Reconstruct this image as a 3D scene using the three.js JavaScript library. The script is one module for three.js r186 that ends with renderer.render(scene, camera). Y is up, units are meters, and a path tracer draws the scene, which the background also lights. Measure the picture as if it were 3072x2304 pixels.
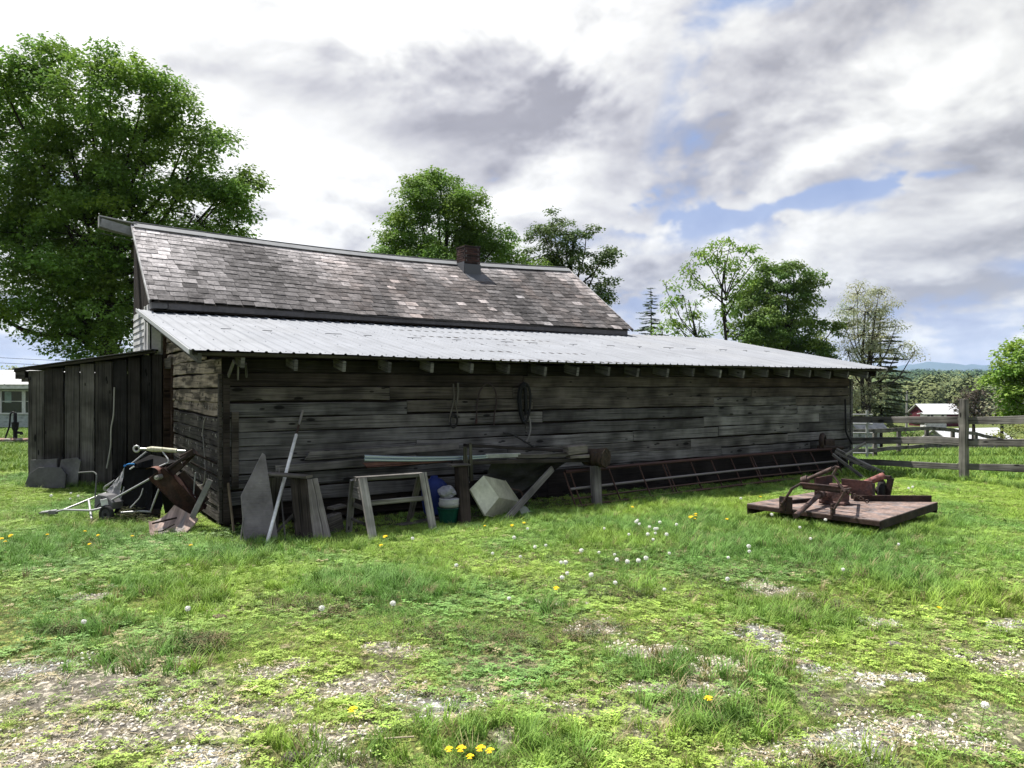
import * as THREE from 'three';
import { mergeGeometries } from 'three/addons/utils/BufferGeometryUtils.js';

// ---------- camera, sky, sun, exposure ----------
const scene = new THREE.Scene();
const camera = new THREE.PerspectiveCamera(53.1, 4 / 3, 0.05, 20000);
camera.position.set(0, 1.6, 0);
camera.lookAt(0, 1.6 + 1.3 / 769, -1);
camera.updateMatrixWorld();
const renderer = new THREE.WebGLRenderer({ antialias: true });
renderer.setSize(1024, 768);
renderer.toneMapping = THREE.LinearToneMapping;
renderer.toneMappingExposure = 2.25;
const SKY = 0.475;
renderer.shadowMap.enabled = true;
renderer.shadowMap.type = THREE.PCFSoftShadowMap;

const sun = new THREE.DirectionalLight(new THREE.Color(1, 0.95, 0.88), 5.0);
const SUN = new THREE.Vector3(-0.844, 1.96, -0.766).normalize();
sun.position.copy(SUN).multiplyScalar(120);
sun.target.position.set(0, 0, -10);
sun.castShadow = true;
scene.fog = new THREE.FogExp2(0, 0.00006);
scene.fog.color.setRGB(0.45, 0.64, 1.0);
sun.shadow.radius = 1.4;
sun.shadow.mapSize.set(4096, 4096);
Object.assign(sun.shadow.camera, { left: -40, right: 40, top: 40, bottom: -40, near: 10, far: 260 });
scene.add(sun, sun.target);

// ---------- small maths ----------
const { clamp, lerp, smoothstep } = THREE.MathUtils;
const V = (x, y, z) => new THREE.Vector3(x, y, z);
function RNG(a) { return () => { a = (a + 0x6d2b79f5) | 0; let t = Math.imul(a ^ (a >>> 15), 1 | a); t = (t + Math.imul(t ^ (t >>> 7), 61 | t)) ^ t; return ((t ^ (t >>> 14)) >>> 0) / 4294967296; }; }
const TAB = new Float32Array(65536); { const r = RNG(77); for (let i = 0; i < 65536; i++) TAB[i] = r(); }
function vn(x, y, per = 256) {                                     // value noise, repeats every `per` cells (per <= 256)
  const ix = Math.floor(x), iy = Math.floor(y); let fx = x - ix, fy = y - iy;
  fx = fx * fx * (3 - 2 * fx); fy = fy * fy * (3 - 2 * fy);
  const m = (v) => ((v % per) + per) % per, x0 = m(ix), x1 = m(ix + 1), y0 = m(iy) * 256, y1 = m(iy + 1) * 256;
  const a = TAB[y0 + x0], b = TAB[y0 + x1], c = TAB[y1 + x0], d = TAB[y1 + x1];
  return a + (b - a) * fx + (c - a + (a - b - c + d) * fx) * fy;
}
function fbm(x, y, o = 5, per = 256, g = 0.5) { let s = 0, a = 0.5, n = 0; for (let i = 0; i < o; i++) { s += a * vn(x + i * 17.3, y + i * 9.1, Math.min(per, 256)); n += a; a *= g; x *= 2; y *= 2; per *= 2; } return s / n; }
function fbmT(x, y, px, py, o) {                                    // tiling in a texture: px, py cells across
  let s = 0, a = 0.5, n = 0;
  for (let i = 0; i < o; i++) {
    const X = x * px, Y = y * py, ix = Math.floor(X), iy = Math.floor(Y); let fx = X - ix, fy = Y - iy; fx = fx * fx * (3 - 2 * fx); fy = fy * fy * (3 - 2 * fy);
    const h = (u, v) => TAB[(((v % py) * 1031 + (u % px) * 17 + i * 7919) & 65535)];
    const p = h(ix, iy), q = h(ix + 1, iy), r = h(ix, iy + 1), t = h(ix + 1, iy + 1);
    s += a * (p + (q - p) * fx + (r - p + (p - q - r + t) * fx) * fy); n += a; a *= 0.5; px *= 2; py *= 2;
  }
  return s / n;
}

// ---------- sky ----------
{
  const W = 4096, H = 2048, data = new Float32Array(W * H * 4), D = 180 / Math.PI;
  // broad cloud masses: azimuth and elevation of the centre, half widths, tilt, added brightness, added cover
  const masses = [
    [-10, 20.3, 15, 3.0, 0.02, -0.28, 0.5], [1, 17.5, 7, 3.4, 0.1, -0.2, 0.4], [-16, 15.5, 8, 4, 0, 0.22, 0.3], [-31, 20, 12, 7, 0, 0.25, 0.4], [-8, 27, 18, 3.4, 0, 0.34, 0.4], [-13, 10, 12, 4, 0, 0.10, 0.3],
    [6.5, 20, 4, 4.5, 0.5, 0.26, 0.3], [3, 13.5, 5, 2.5, 0.3, 0.16, 0.25], [12.5, 16.2, 7, 2.6, 0.1, -0.2, 0.1], [20, 18.5, 6, 2.6, 0.2, -0.14, 0.12], [17, 14, 8, 1.2, 0.1, -0.08, 0.1], [6, 13.2, 3.2, 0.7, 0, 0, -0.26], [12.5, 11.4, 4.4, 0.7, -0.05, 0, -0.27],
    [22, 12.2, 6.5, 0.8, 0.1, 0, -0.22], [16.5, 12.2, 1.8, 0.7, 0, 0.12, 0.3], [20.5, 11.4, 1.6, 0.6, 0, 0.14, 0.28], [9.5, 11.9, 1.5, 0.6, 0, 0.1, 0.25], [22, 23.5, 8, 3, 0.3, -0.12, 0.22], [33, 13, 6, 3.5, 0.4, -0.18, 0.35], [28, 18.5, 8, 1.5, 0.5, 0.22, 0.3], [31, 23, 4, 4, 0.5, 0.05, 0.2],
    [14, 7.5, 12, 1.5, 0, 0.06, 0.3], [25, 5.5, 12, 1.2, 0.06, -0.06, 0.25], [29, 2.6, 9, 1.0, 0, -0.06, -0.12], [-30, 2, 6, 2, 0, 0.0, -0.2], [-24, 8, 12, 4, 0, 0.12, 0.25],
  ];
  const sAz = Math.atan2(SUN.x, -SUN.z) * D, sEl = Math.asin(SUN.y) * D;
  const field = (x, y, z) => {                                       // cloud thickness and fine billows for a direction
    const k = 1.9 / (Math.max(y, 0) + 0.34), qx = x * k + 40, qz = -z * k + 40;
    const wx = vn(qx * 2.1 + 5, qz * 2.1) - 0.5, wz = vn(qx * 2.1, qz * 2.1 + 31) - 0.5;
    return [fbm(qx * 1.3 + wx * 0.35, qz * 1.3 + wz * 0.35, 4), fbm(qx * 4.3 + wx * 0.9 + 60, qz * 4.3 + wz * 0.9 + 20, 6, 256, 0.58), qx, qz, wx, wz];
  };
  const radiance = (ph, el) => {                                    // the sky's colour in one direction
      const y = Math.sin(el), ce = Math.cos(el), elD = el * D;
      if (elD < -1.5) return [0.16, 0.16, 0.14];
      const x = Math.cos(ph) * ce, z = Math.sin(ph) * ce, az = Math.atan2(x, -z) * D, yy = Math.max(y, 0);
      const [n, n2, qx, qz, wx, wz] = field(x, y, z), n3 = vn(qx * 0.5 + 90, qz * 0.5 + 11);
      const [m1, m2] = field(x + SUN.x * 0.05, y + 0.035, z + SUN.z * 0.05), lit = (n * 0.7 + n2 * 0.5 - m1 * 0.7 - m2 * 0.5);   // thinner towards the sun: a lit edge
      let br = 0, cov = 0;
      const jx = (n2 - 0.5) * 7 + wx * 3, jy = (n2 - 0.5) * 3.6 + wz * 1.6;
      for (const m of masses) {
        const dx = az - m[0] + jx; if (Math.abs(dx) > m[2] * 2.4) continue;
        const dy = elD - m[1] + jy - dx * m[4], e = (dx / m[2]) ** 2 + (dy / m[3]) ** 2; if (e > 5) continue;
        const w = Math.exp(-e * (0.6 + 0.4 * e)); br += m[5] * w; cov += m[6] * w * (m[6] < 0 ? clamp(0.2 + (0.62 - n2) * 5, 0.1, 1.25) : 1);
      }
      let c = smoothstep(n * 0.5 + n2 * 0.5 + cov + 0.10, 0.43, 0.64);
      const dS = Math.hypot((az - sAz) * Math.cos((elD + sEl) * 0.5 / D), elD - sEl), glow = Math.exp(-((dS / 40) ** 2));
      let B = 0.745 - 0.02 * smoothstep(az, -5, 25) - 0.06 * smoothstep(13 - elD, 0, 8) * smoothstep(az, -25, 0) + lit * 0.95 + (n2 - 0.5) * 0.5 + (n - 0.5) * 0.25 + (n3 - 0.5) * 0.12 + br + glow * 0.45 + (1 - c) * 0.10;
      B = Math.max(0.44 + (n2 - 0.5) * 0.15, B);
      const low = Math.exp(-yy / 0.09), dark = clamp((0.86 - B) * 2.2, 0, 1), warm = smoothstep(az, 5, 40) * 0.5;
      let cr = B * (1 - 0.05 * dark + 0.012 * warm), cg = B * (1 - 0.05 * dark + 0.012 * warm), cb = B * (1.0 + 0.08 * dark * (1 - warm) - 0.03 * warm);
      const hz = smoothstep(yy, 0, 0.5), sr = lerp(0.38, 0.24, hz) + glow * 0.2, sg = lerp(0.48, 0.37, hz) + glow * 0.2, sb = lerp(0.74, 0.67, hz) + glow * 0.2;
      c = lerp(c, Math.max(c, 0.9), Math.exp(-yy / 0.13) * 0.9);
      cr = lerp(cr, 0.60, low * 0.5); cg = lerp(cg, 0.64, low * 0.5); cb = lerp(cb, 0.71, low * 0.5);
      return [lerp(sr, cr, c) * SKY, lerp(sg, cg, c) * SKY, lerp(sb, cb, c) * SKY];
  };
  // every fourth pixel is computed; the rest of the sky is interpolated between them, except ahead, where each is computed
  const w4 = W / 4, h4 = H / 4, coarse = [];
  for (let j = 0; j < h4; j++) for (let i = 0; i < w4; i++) coarse.push(radiance(((i + 0.5) / w4 - 0.5) * 2 * Math.PI, ((j + 0.5) / h4 - 0.5) * Math.PI));
  for (let row = 0; row < H; row++) for (let col = 0; col < W; col++) {
    const o = (row * W + col) * 4, ph = ((col + 0.5) / W - 0.5) * 2 * Math.PI, el = ((row + 0.5) / H - 0.5) * Math.PI; data[o + 3] = 1;
    if (el > -0.05 && el < 0.62 && Math.abs(ph + Math.PI / 2) < 0.80) { const p = radiance(ph, el); data[o] = p[0]; data[o + 1] = p[1]; data[o + 2] = p[2]; continue; }
    const X = (col + 0.5) / 4 - 0.5, Y = clamp((row + 0.5) / 4 - 0.5, 0, h4 - 1.001), x0 = Math.floor(X), y0 = Math.floor(Y), fx = X - x0, fy = Y - y0, q = (i, j) => coarse[j * w4 + ((i + w4) % w4)];
    for (let c = 0; c < 3; c++) data[o + c] = lerp(lerp(q(x0, y0)[c], q(x0 + 1, y0)[c], fx), lerp(q(x0, y0 + 1)[c], q(x0 + 1, y0 + 1)[c], fx), fy);
  }
  const t = new THREE.DataTexture(data, W, H, THREE.RGBAFormat, THREE.FloatType);
  t.mapping = THREE.EquirectangularReflectionMapping; t.magFilter = THREE.LinearFilter; t.needsUpdate = true;
  scene.background = t; scene.environment = t;
}

// ---------- helpers ----------
const counts = {};
function numbered(name) { const n = counts[name] ?? 0; counts[name] = n + 1; return n ? `${name}_${String(n).padStart(3, '0')}` : name; }
function tag(o, label, category, group, kind) { if (label) o.userData.label = label; if (category) o.userData.category = category; if (group) o.userData.group = group; if (kind) o.userData.kind = kind; return o; }
function shade(o) { o.castShadow = o.receiveShadow = true; return o; }
const BASE = new WeakMap();
// part(): a named mesh; the geometry is given in the frame the thing was laid out in and moved to the thing's base
function part(name, geo, mat, parent) {
  const g = Array.isArray(geo) ? merge(geo) : geo, b = BASE.get(parent);
  if (b) g.translate(-b.x, -b.y, -b.z);
  const m = shade(new THREE.Mesh(g, mat)); m.name = name; (parent ?? scene).add(m);
  if (b) BASE.set(m, b);
  return m;
}
function thing(name, label, category, base, frame, group) {        // frame: 'shed' lays out in (along wall, up, out of wall), else world
  const o = new THREE.Group(); o.name = numbered(name); const b = V(...base); BASE.set(o, b);
  if (frame === 'shed') { o.position.copy(SHED.localToWorld(b.clone())); o.rotation.y = TURN; } else o.position.copy(b);
  scene.add(o); return tag(o, label, category, group);
}
function single(name, geo, mat, label, category, base, frame, group, kind) { const t = thing(name, label, category, base, frame, group); const m = part(t.name, geo, mat, t); scene.remove(t); m.position.copy(t.position); m.rotation.y = t.rotation.y; scene.add(m); return tag(m, label, category, group, kind); }
const TURN = Math.asin(0.537);
const SHED = new THREE.Object3D(); SHED.position.set(-3.2, 0, -8.5); SHED.rotation.y = TURN; SHED.updateMatrixWorld();
const toW = (s, y, w) => SHED.localToWorld(V(s, y, w));

const ni = (g) => (g.index ? g.toNonIndexed() : g);
function merge(list) { return mergeGeometries(list.map((g) => { const h = ni(g); for (const k of Object.keys(h.attributes)) if (!['position', 'normal', 'uv', 'color'].includes(k)) h.deleteAttribute(k); return h; })); }
function tint(g, r, gg, b) { const n = g.attributes.position.count, c = new Float32Array(n * 3); for (let i = 0; i < n; i++) { c[i * 3] = r; c[i * 3 + 1] = gg; c[i * 3 + 2] = b; } g.setAttribute('color', new THREE.BufferAttribute(c, 3)); return g; }
function raw(pos, uv) { const g = new THREE.BufferGeometry(); g.setAttribute('position', new THREE.BufferAttribute(new Float32Array(pos), 3)); g.setAttribute('uv', new THREE.BufferAttribute(new Float32Array(uv), 2)); g.computeVertexNormals(); return g; }
const R0 = RNG(4242);
// a sawn board: length along x from 0, height h round y = 0, thickness t round z = 0; worn edges, slight waviness, chamfers
function board(len, h, t, o = {}) {
  const c = o.chamfer ?? Math.min(0.006, t * 0.25, h * 0.25), n = Math.max(1, Math.round(len / (o.step ?? 0.4))), j = o.jitter ?? 0.004, r = o.rng ?? R0, u0 = r() * 40, v0 = r() * 40, P = [], U = [];
  const rings = [];
  for (let i = 0; i <= n; i++) {
    const x = (len * i) / n, sag = (o.bow ?? 0) * 4 * (i / n) * (1 - i / n), sc = o.taper ? lerp(1, o.taper, i / n) : 1;
    const a = h / 2 * sc + (r() - 0.5) * j, b = h / 2 * sc + (r() - 0.5) * j, f = t / 2 * (o.taper ? sc : 1) + (r() - 0.5) * j * 0.3, dx0 = i === 0 ? (o.skew0 ?? 0) : i === n ? (o.skew1 ?? 0) : 0;
    const ring = [[-b + c, f], [a - c, f], [a, f - c], [a, -f + c], [a - c, -f], [-b + c, -f], [-b, -f + c], [-b, f - c]].map(([y, z]) => [x + dx0 * y / h, y + sag, z]);
    rings.push(ring);
  }
  let per = [0]; for (let k = 1; k <= 8; k++) { const p = rings[0][k - 1], q = rings[0][k % 8]; per.push(per[k - 1] + Math.hypot(p[1] - q[1], p[2] - q[2])); }
  for (let i = 0; i < n; i++) for (let k = 0; k < 8; k++) {
    const A = rings[i][k], B = rings[i + 1][k], C = rings[i + 1][(k + 1) % 8], D = rings[i][(k + 1) % 8], q = (p, kk) => [p[0] + u0, per[kk] + v0];
    P.push(...A, ...C, ...B, ...A, ...D, ...C); U.push(...q(A, k), ...q(C, k + 1), ...q(B, k), ...q(A, k), ...q(D, k + 1), ...q(C, k + 1));
  }
  for (const [ring, flip] of [[rings[0], 0], [rings[n], 1]]) for (let k = 1; k < 7; k++) { const t3 = flip ? [ring[0], ring[k + 1], ring[k]] : [ring[0], ring[k], ring[k + 1]]; for (const p of t3) { P.push(...p); U.push(p[2] * 0.3 + u0, p[1] + v0); } }
  const g = raw(P, U);
  return g;
}
function aim(g, p, q, up = V(0, 1, 0)) {                            // lays a geometry built along +x from p towards q, its y axis near `up`
  const x = q.clone().sub(p).normalize(), z = x.clone().cross(up).normalize(), y = z.clone().cross(x).normalize();
  return g.applyMatrix4(new THREE.Matrix4().makeBasis(x, y, z).setPosition(p));
}
const beam = (p, q, h, t, o = {}) => aim(board(p.distanceTo(q), h, t, o), p, q, o.up ?? V(0, 1, 0));
function box(w, h, d, x, y, z, c = 0.004) { return board(w, h, d, { chamfer: Math.min(c, w / 4, h / 4, d / 4), step: 99, jitter: 0 }).translate(x - w / 2, y, z); }
function rod(p, q, r, r2 = r, n = 8) { const g = new THREE.CylinderGeometry(r2, r, p.distanceTo(q), n, 1); g.rotateZ(-Math.PI / 2); g.translate(p.distanceTo(q) / 2, 0, 0); return ni(aim(g, p, q, Math.abs(q.y - p.y) > 0.95 * p.distanceTo(q) ? V(1, 0, 0) : V(0, 1, 0))); }
function pipe(pts, r, fillet = 0.05, n = 7) {                        // a bent tube with rounded corners
  const path = new THREE.CurvePath(); let a = pts[0];
  for (let i = 1; i < pts.length - 1; i++) {
    const p = pts[i], l = Math.min(fillet, p.distanceTo(a) * 0.45, p.distanceTo(pts[i + 1]) * 0.45), s = p.clone().lerp(a, l / p.distanceTo(a)), e = p.clone().lerp(pts[i + 1], l / p.distanceTo(pts[i + 1]));
    path.add(new THREE.LineCurve3(a, s)); path.add(new THREE.QuadraticBezierCurve3(s, p, e)); a = e;
  }
  path.add(new THREE.LineCurve3(a, pts[pts.length - 1]));
  return ni(new THREE.TubeGeometry(path, Math.max(2, (pts.length - 1) * 8), r, n, false));
}
const hose = (pts, r, seg = 40, closed = false) => ni(new THREE.TubeGeometry(new THREE.CatmullRomCurve3(pts, closed), seg, r, 6, closed));
function slab(pts, t, o = {}) {                                     // a flat plate: outline in x,y extruded by t along z, edges eased
  const sh = new THREE.Shape(pts.map((p) => new THREE.Vector2(p[0], p[1])));
  const g = new THREE.ExtrudeGeometry(sh, { depth: t, bevelEnabled: true, bevelSize: o.bevel ?? 0.003, bevelThickness: o.bevel ?? 0.003, bevelSegments: 1, steps: 1, curveSegments: 8 });
  return ni(g);
}
function lathe(prof, n = 28) { return ni(new THREE.LatheGeometry(prof.map((p) => new THREE.Vector2(p[0], p[1])), n)); }

// ---------- textures ----------
function tex(w, h, f, size, color = true) {                         // f(u, v) -> [r, g, b] 0..1; size: metres covered
  const d = new Uint8Array(w * h * 4);
  for (let j = 0; j < h; j++) for (let i = 0; i < w; i++) { const c = f((i + 0.5) / w, (j + 0.5) / h), o = (j * w + i) * 4; d[o] = clamp(c[0], 0, 1) * 255; d[o + 1] = clamp(c[1], 0, 1) * 255; d[o + 2] = clamp(c[2], 0, 1) * 255; d[o + 3] = 255; }
  const t = new THREE.DataTexture(d, w, h, THREE.RGBAFormat); t.wrapS = t.wrapT = THREE.RepeatWrapping; t.magFilter = THREE.LinearFilter; t.minFilter = THREE.LinearMipmapLinearFilter; t.generateMipmaps = true;
  if (color) t.colorSpace = THREE.SRGBColorSpace; t.repeat.set(1 / size[0], 1 / size[1]); t.needsUpdate = true; return t;
}
const knots = []; { const r = RNG(9); for (let i = 0; i < 9; i++) knots.push([r(), r(), 0.006 + r() * 0.010]); }
const grainCache = new Map();
function grain(u, v) { const key = u * 1e7 + v; let g = grainCache.get(key); if (!g) grainCache.set(key, (g = grain0(u, v))); return g; }
function grain0(u, v) {                                              // 2.4 m along the grain, 0.6 m across
  let dv = 0, dark = 0;
  for (const [kx, ky, kr] of knots) { let dx = u - kx, dy = v - ky; dx -= Math.round(dx); dy -= Math.round(dy); const e = Math.hypot(dx * 2.4 / (kr * 4.5), dy * 0.6 / (kr * 1.6)); if (e < 3) { dv += Math.exp(-e * e) * (dy > 0 ? 0.012 : -0.012); dark = Math.max(dark, smoothstep(1.15 - e, 0, 0.5) ); } }
  const w = v + dv + (fbmT(u, v, 3, 6, 3) - 0.5) * 0.02;
  const f = fbmT(((u % 1) + 1) % 1, ((w % 1) + 1) % 1, 4, 64, 4), g = fbmT(((u % 1) + 1) % 1, ((w % 1) + 1) % 1, 12, 160, 2), st = fbmT(u, v, 9, 2, 4), cr = fbmT(((u % 1) + 1) % 1, ((w % 1) + 1) % 1, 3, 40, 3);
  return [f, g, st, smoothstep(cr, 0.27, 0.36), dark];
}
const woodMap = tex(1024, 512, (u, v) => { const [f, g, st, cr, k] = grain(u, v); let b = 0.80 + (f - 0.5) * 0.30 + (g - 0.5) * 0.22 + (st - 0.5) * 0.68; b *= lerp(0.72, 1, cr) * lerp(1, 0.5, k); return [b, b * 0.985, b * 0.965]; }, [2.4, 0.6]);
const woodBump = tex(1024, 512, (u, v) => { const [f, g, st, cr, k] = grain(u, v); const b = 0.5 + (f - 0.5) * 0.7 + (g - 0.5) * 0.5 - (1 - cr) * 0.4 - k * 0.1; return [b, b, b]; }, [2.4, 0.6], false);
const peelMap = tex(1024, 512, (u, v) => { const [f, g, st, cr, k] = grain(u, v); const bl = smoothstep(fbmT(u, v, 4, 12, 4), 0.50, 0.70); let b = (0.86 + (f - 0.5) * 0.4 + (st - 0.5) * 0.5) * lerp(0.7, 1, cr) * lerp(1, 0.6, bl) * lerp(1, 0.5, k); return [b, b * 0.98, b * 0.96]; }, [1.8, 0.9]);
const slateMap = tex(512, 512, (u, v) => { const a = fbmT(u, v, 9, 9, 4), l = smoothstep(fbmT(u, v, 70, 60, 2), 0.70, 0.84), s = fbmT(u, v, 50, 50, 2); const b = lerp(0.82 + (a - 0.5) * 0.55 + (s - 0.5) * 0.3, 1, l * 0.7); return [b, b, b]; }, [1.3, 1.3]);
const rustMap = tex(512, 512, (u, v) => { const a = fbmT(u, v, 4, 4, 6), b = fbmT(u, v, 9, 9, 5), s = fbmT(u, v, 40, 40, 2); const d = 0.8 + (a - 0.5) * 0.7 + (s - 0.5) * 0.25, p = smoothstep(b, 0.52, 0.66); return [d * lerp(1, 0.84, p), d * lerp(0.92, 0.83, p), d * lerp(0.88, 0.84, p)]; }, [0.7, 0.7]);
const spotMap = tex(512, 512, (u, v) => { const a = fbmT(u, v, 5, 5, 5), l = smoothstep(fbmT(u, v, 34, 34, 3), 0.66, 0.80), s = fbmT(u, v, 60, 60, 2), d = smoothstep(fbmT(u, v, 22, 18, 3), 0.34, 0.26); let b = 0.80 + (a - 0.5) * 0.6 + (s - 0.5) * 0.28; b = lerp(b, 1, l * 0.3) * lerp(1, 0.6, d); return [b, b * 0.99, b * 0.97]; }, [1.3, 1.3]);
const dirtMap = tex(1024, 1024, (u, v) => { const a = fbmT(u, v, 8, 8, 6), s = fbmT(u, v, 90, 90, 3), p = smoothstep(fbmT(u, v, 130, 130, 2), 0.64, 0.74), d = smoothstep(fbmT(u, v, 70, 70, 3), 0.40, 0.30); let b = 0.80 + (a - 0.5) * 0.6 + (s - 0.5) * 0.45; b = lerp(b, 1, p * 0.3) * lerp(1, 0.65, d); return [b, b, b]; }, [1.7, 1.7]);
const dirtBump = tex(1024, 1024, (u, v) => { const s = fbmT(u, v, 60, 60, 4), p = smoothstep(fbmT(u, v, 130, 130, 2), 0.6, 0.75); const b = s * 0.6 + p * 0.4; return [b, b, b]; }, [1.7, 1.7], false);
const smoothMap = tex(256, 256, (u, v) => { const a = fbmT(u, v, 4, 4, 5), s = fbmT(u, v, 30, 30, 3); const b = 0.86 + (a - 0.5) * 0.35 + (s - 0.5) * 0.12; return [b, b, b]; }, [0.8, 0.8]);
const streakMap = tex(1024, 512, (u, v) => { const a = fbmT(u, v, 40, 3, 4), c = fbmT(u, v, 6, 5, 5), s = fbmT(u, v, 120, 10, 2); const b = 0.9 + (a - 0.5) * 0.09 + (c - 0.5) * 0.12 + (s - 0.5) * 0.04; return [b, b, b * 1.005]; }, [3.1, 2.3]);

const C = (r, g, b) => new THREE.Color().setRGB(r, g, b);
const std = (o) => new THREE.MeshPhysicalMaterial({ roughness: 0.85, specularIntensity: 0.25, ...o });
const wood = (r, g, b, o = {}) => std({ color: C(r, g, b), map: woodMap, bumpMap: woodBump, bumpScale: 0.004, roughness: 0.9, ...o });
const rust = (r, g, b, o = {}) => std({ color: C(r, g, b), map: rustMap, bumpMap: rustMap, bumpScale: 0.0015, roughness: 0.72, ...o });
const plain = (r, g, b, o = {}) => std({ color: C(r, g, b), map: smoothMap, ...o });
// ---------- ground ----------
const ramp = (t, pts) => { for (let i = 1; i < pts.length; i++) if (t <= pts[i][0]) { const [a, b] = pts[i - 1], [c, d] = pts[i]; const k = (t - a) / (c - a); return lerp(b, d, k * k * (3 - 2 * k)); } return pts[pts.length - 1][1]; };
const HILL = [[200, -6], [400, -4], [800, 4], [1300, 11], [1700, 6], [2600, -10], [20000, -12]];
function groundY(x, d) {
  if (d < 0.5) d = 0.5;
  const t = smoothstep(x / Math.max(d, 1), -0.25, 0.38);
  const l = ramp(d, [[0, 0], [10, 0], [12.5, 0.1], [17, 0], [31, -0.6], [44, -0.8], [110, -3], ...HILL]);
  const r = ramp(d, [[0, 0], [12.6, 0], [15, -0.08], [29, -1.05], [45, -2.8], [90, -5.6], ...HILL]);
  let y = lerp(l, r, t);
  const near = smoothstep(60 - d, 0, 40);
  y += ((fbm(x * 0.55 + 70, d * 0.55 + 70, 3) - 0.5) * 0.09 + (fbm(x * 2.2 + 10, d * 2.2 + 30, 3) - 0.5) * 0.035) * near;
  if (d > 300) y += (fbm(x * 0.004 + 50, d * 0.004 + 50, 4) - 0.5) * 14 * smoothstep(d, 300, 900);
  return y;
}
const BARE = [[-2.29, 4.0, 0.52, 0.36, 0], [-2.75, 4.38, 0.26, 0.18, 1], [-1.73, 3.81, 0.16, 0.12, 1], [-1.64, 3.52, 0.4, 0.2, 0], [-2.05, 3.46, 0.34, 0.18, 0], [-0.39, 3.87, 0.3, 0.18, 1], [-0.85, 4.11, 0.3, 0.16, 0], [0.08, 4.01, 0.2, 0.12, 0], [-1.22, 3.74, 0.28, 0.17, 0], [-2.07, 3.29, 0.26, 0.12, 0], [1.7, 4.45, 0.16, 0.22, 1], [1.57, 4.9, 0.15, 0.23, 1], [2.08, 5.93, 0.21, 0.16, 0], [1.97, 6.13, 0.15, 0.15, 0], [0.54, 5.13, 0.19, 0.15, 0], [0.83, 4.67, 0.2, 0.12, 0], [2.79, 4.45, 0.22, 0.2, 0], [3.35, 5.13, 0.2, 0.14, 1], [1.57, 3.51, 0.25, 0.16, 1], [1.25, 3.38, 0.23, 0.12, 0], [1.88, 3.65, 0.22, 0.14, 0], [0.85, 4.1, 0.3, 0.14, 0], [2.07, 4.17, 0.16, 0.08, 1], [2.47, 5.23, 0.14, 0.1, 1], [-1.31, 4.3, 0.18, 0.14, 0], [-0.72, 4.68, 0.23, 0.12, 0], [0.32, 5.68, 0.2, 0.12, 0], [2.03, 3.46, 0.18, 0.12, 0], [-1.32, 3.29, 0.14, 0.08, 1], [-3.16, 5.8, 0.14, 0.1, 0], [-0.85, 3.46, 0.22, 0.12, 0], [1.21, 4.44, 0.14, 0.1, 0], [-3.3, 3.9, 0.6, 0.5, 0], [3.4, 3.7, 0.6, 0.3, 0], [-4.2, 9.0, 0.5, 0.3, 0], [-2.6, 3.0, 0.7, 0.4, 0], [0.2, 2.7, 0.6, 0.3, 0], [2.2, 2.8, 0.6, 0.3, 1]];
function bareness(x, d) {                                           // [bare 0..1, gravel 0..1]
  let b = 0, g = 0, gw = 1e-6;
  const jx = (fbm(x * 5 + 3, d * 5 + 8, 4) - 0.5) * 0.34, jy = (fbm(x * 5 + 33, d * 5 + 48, 4) - 0.5) * 0.34;
  for (const [cx, cd, rx, rd, k] of BARE) { const e = ((x + jx - cx) / rx) ** 2 + ((d + jy - cd) / rd) ** 2; if (e < 5) { const w = Math.exp(-e * 0.9); b = Math.max(b, w); g += w * k; gw += w; } }
  const thin = smoothstep(7.2 - d, 0.6, 3.4), n = fbm(x * 3.1 + 15, d * 3.1 + 25, 5);
  b = Math.max(b * 0.86, thin * smoothstep(n, 0.50, 0.66) * 0.5);
  if (d > 11 || Math.abs(x) > 8) b *= 0.3;
  return [clamp(b, 0, 1), clamp(g / gw, 0, 1)];
}
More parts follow.
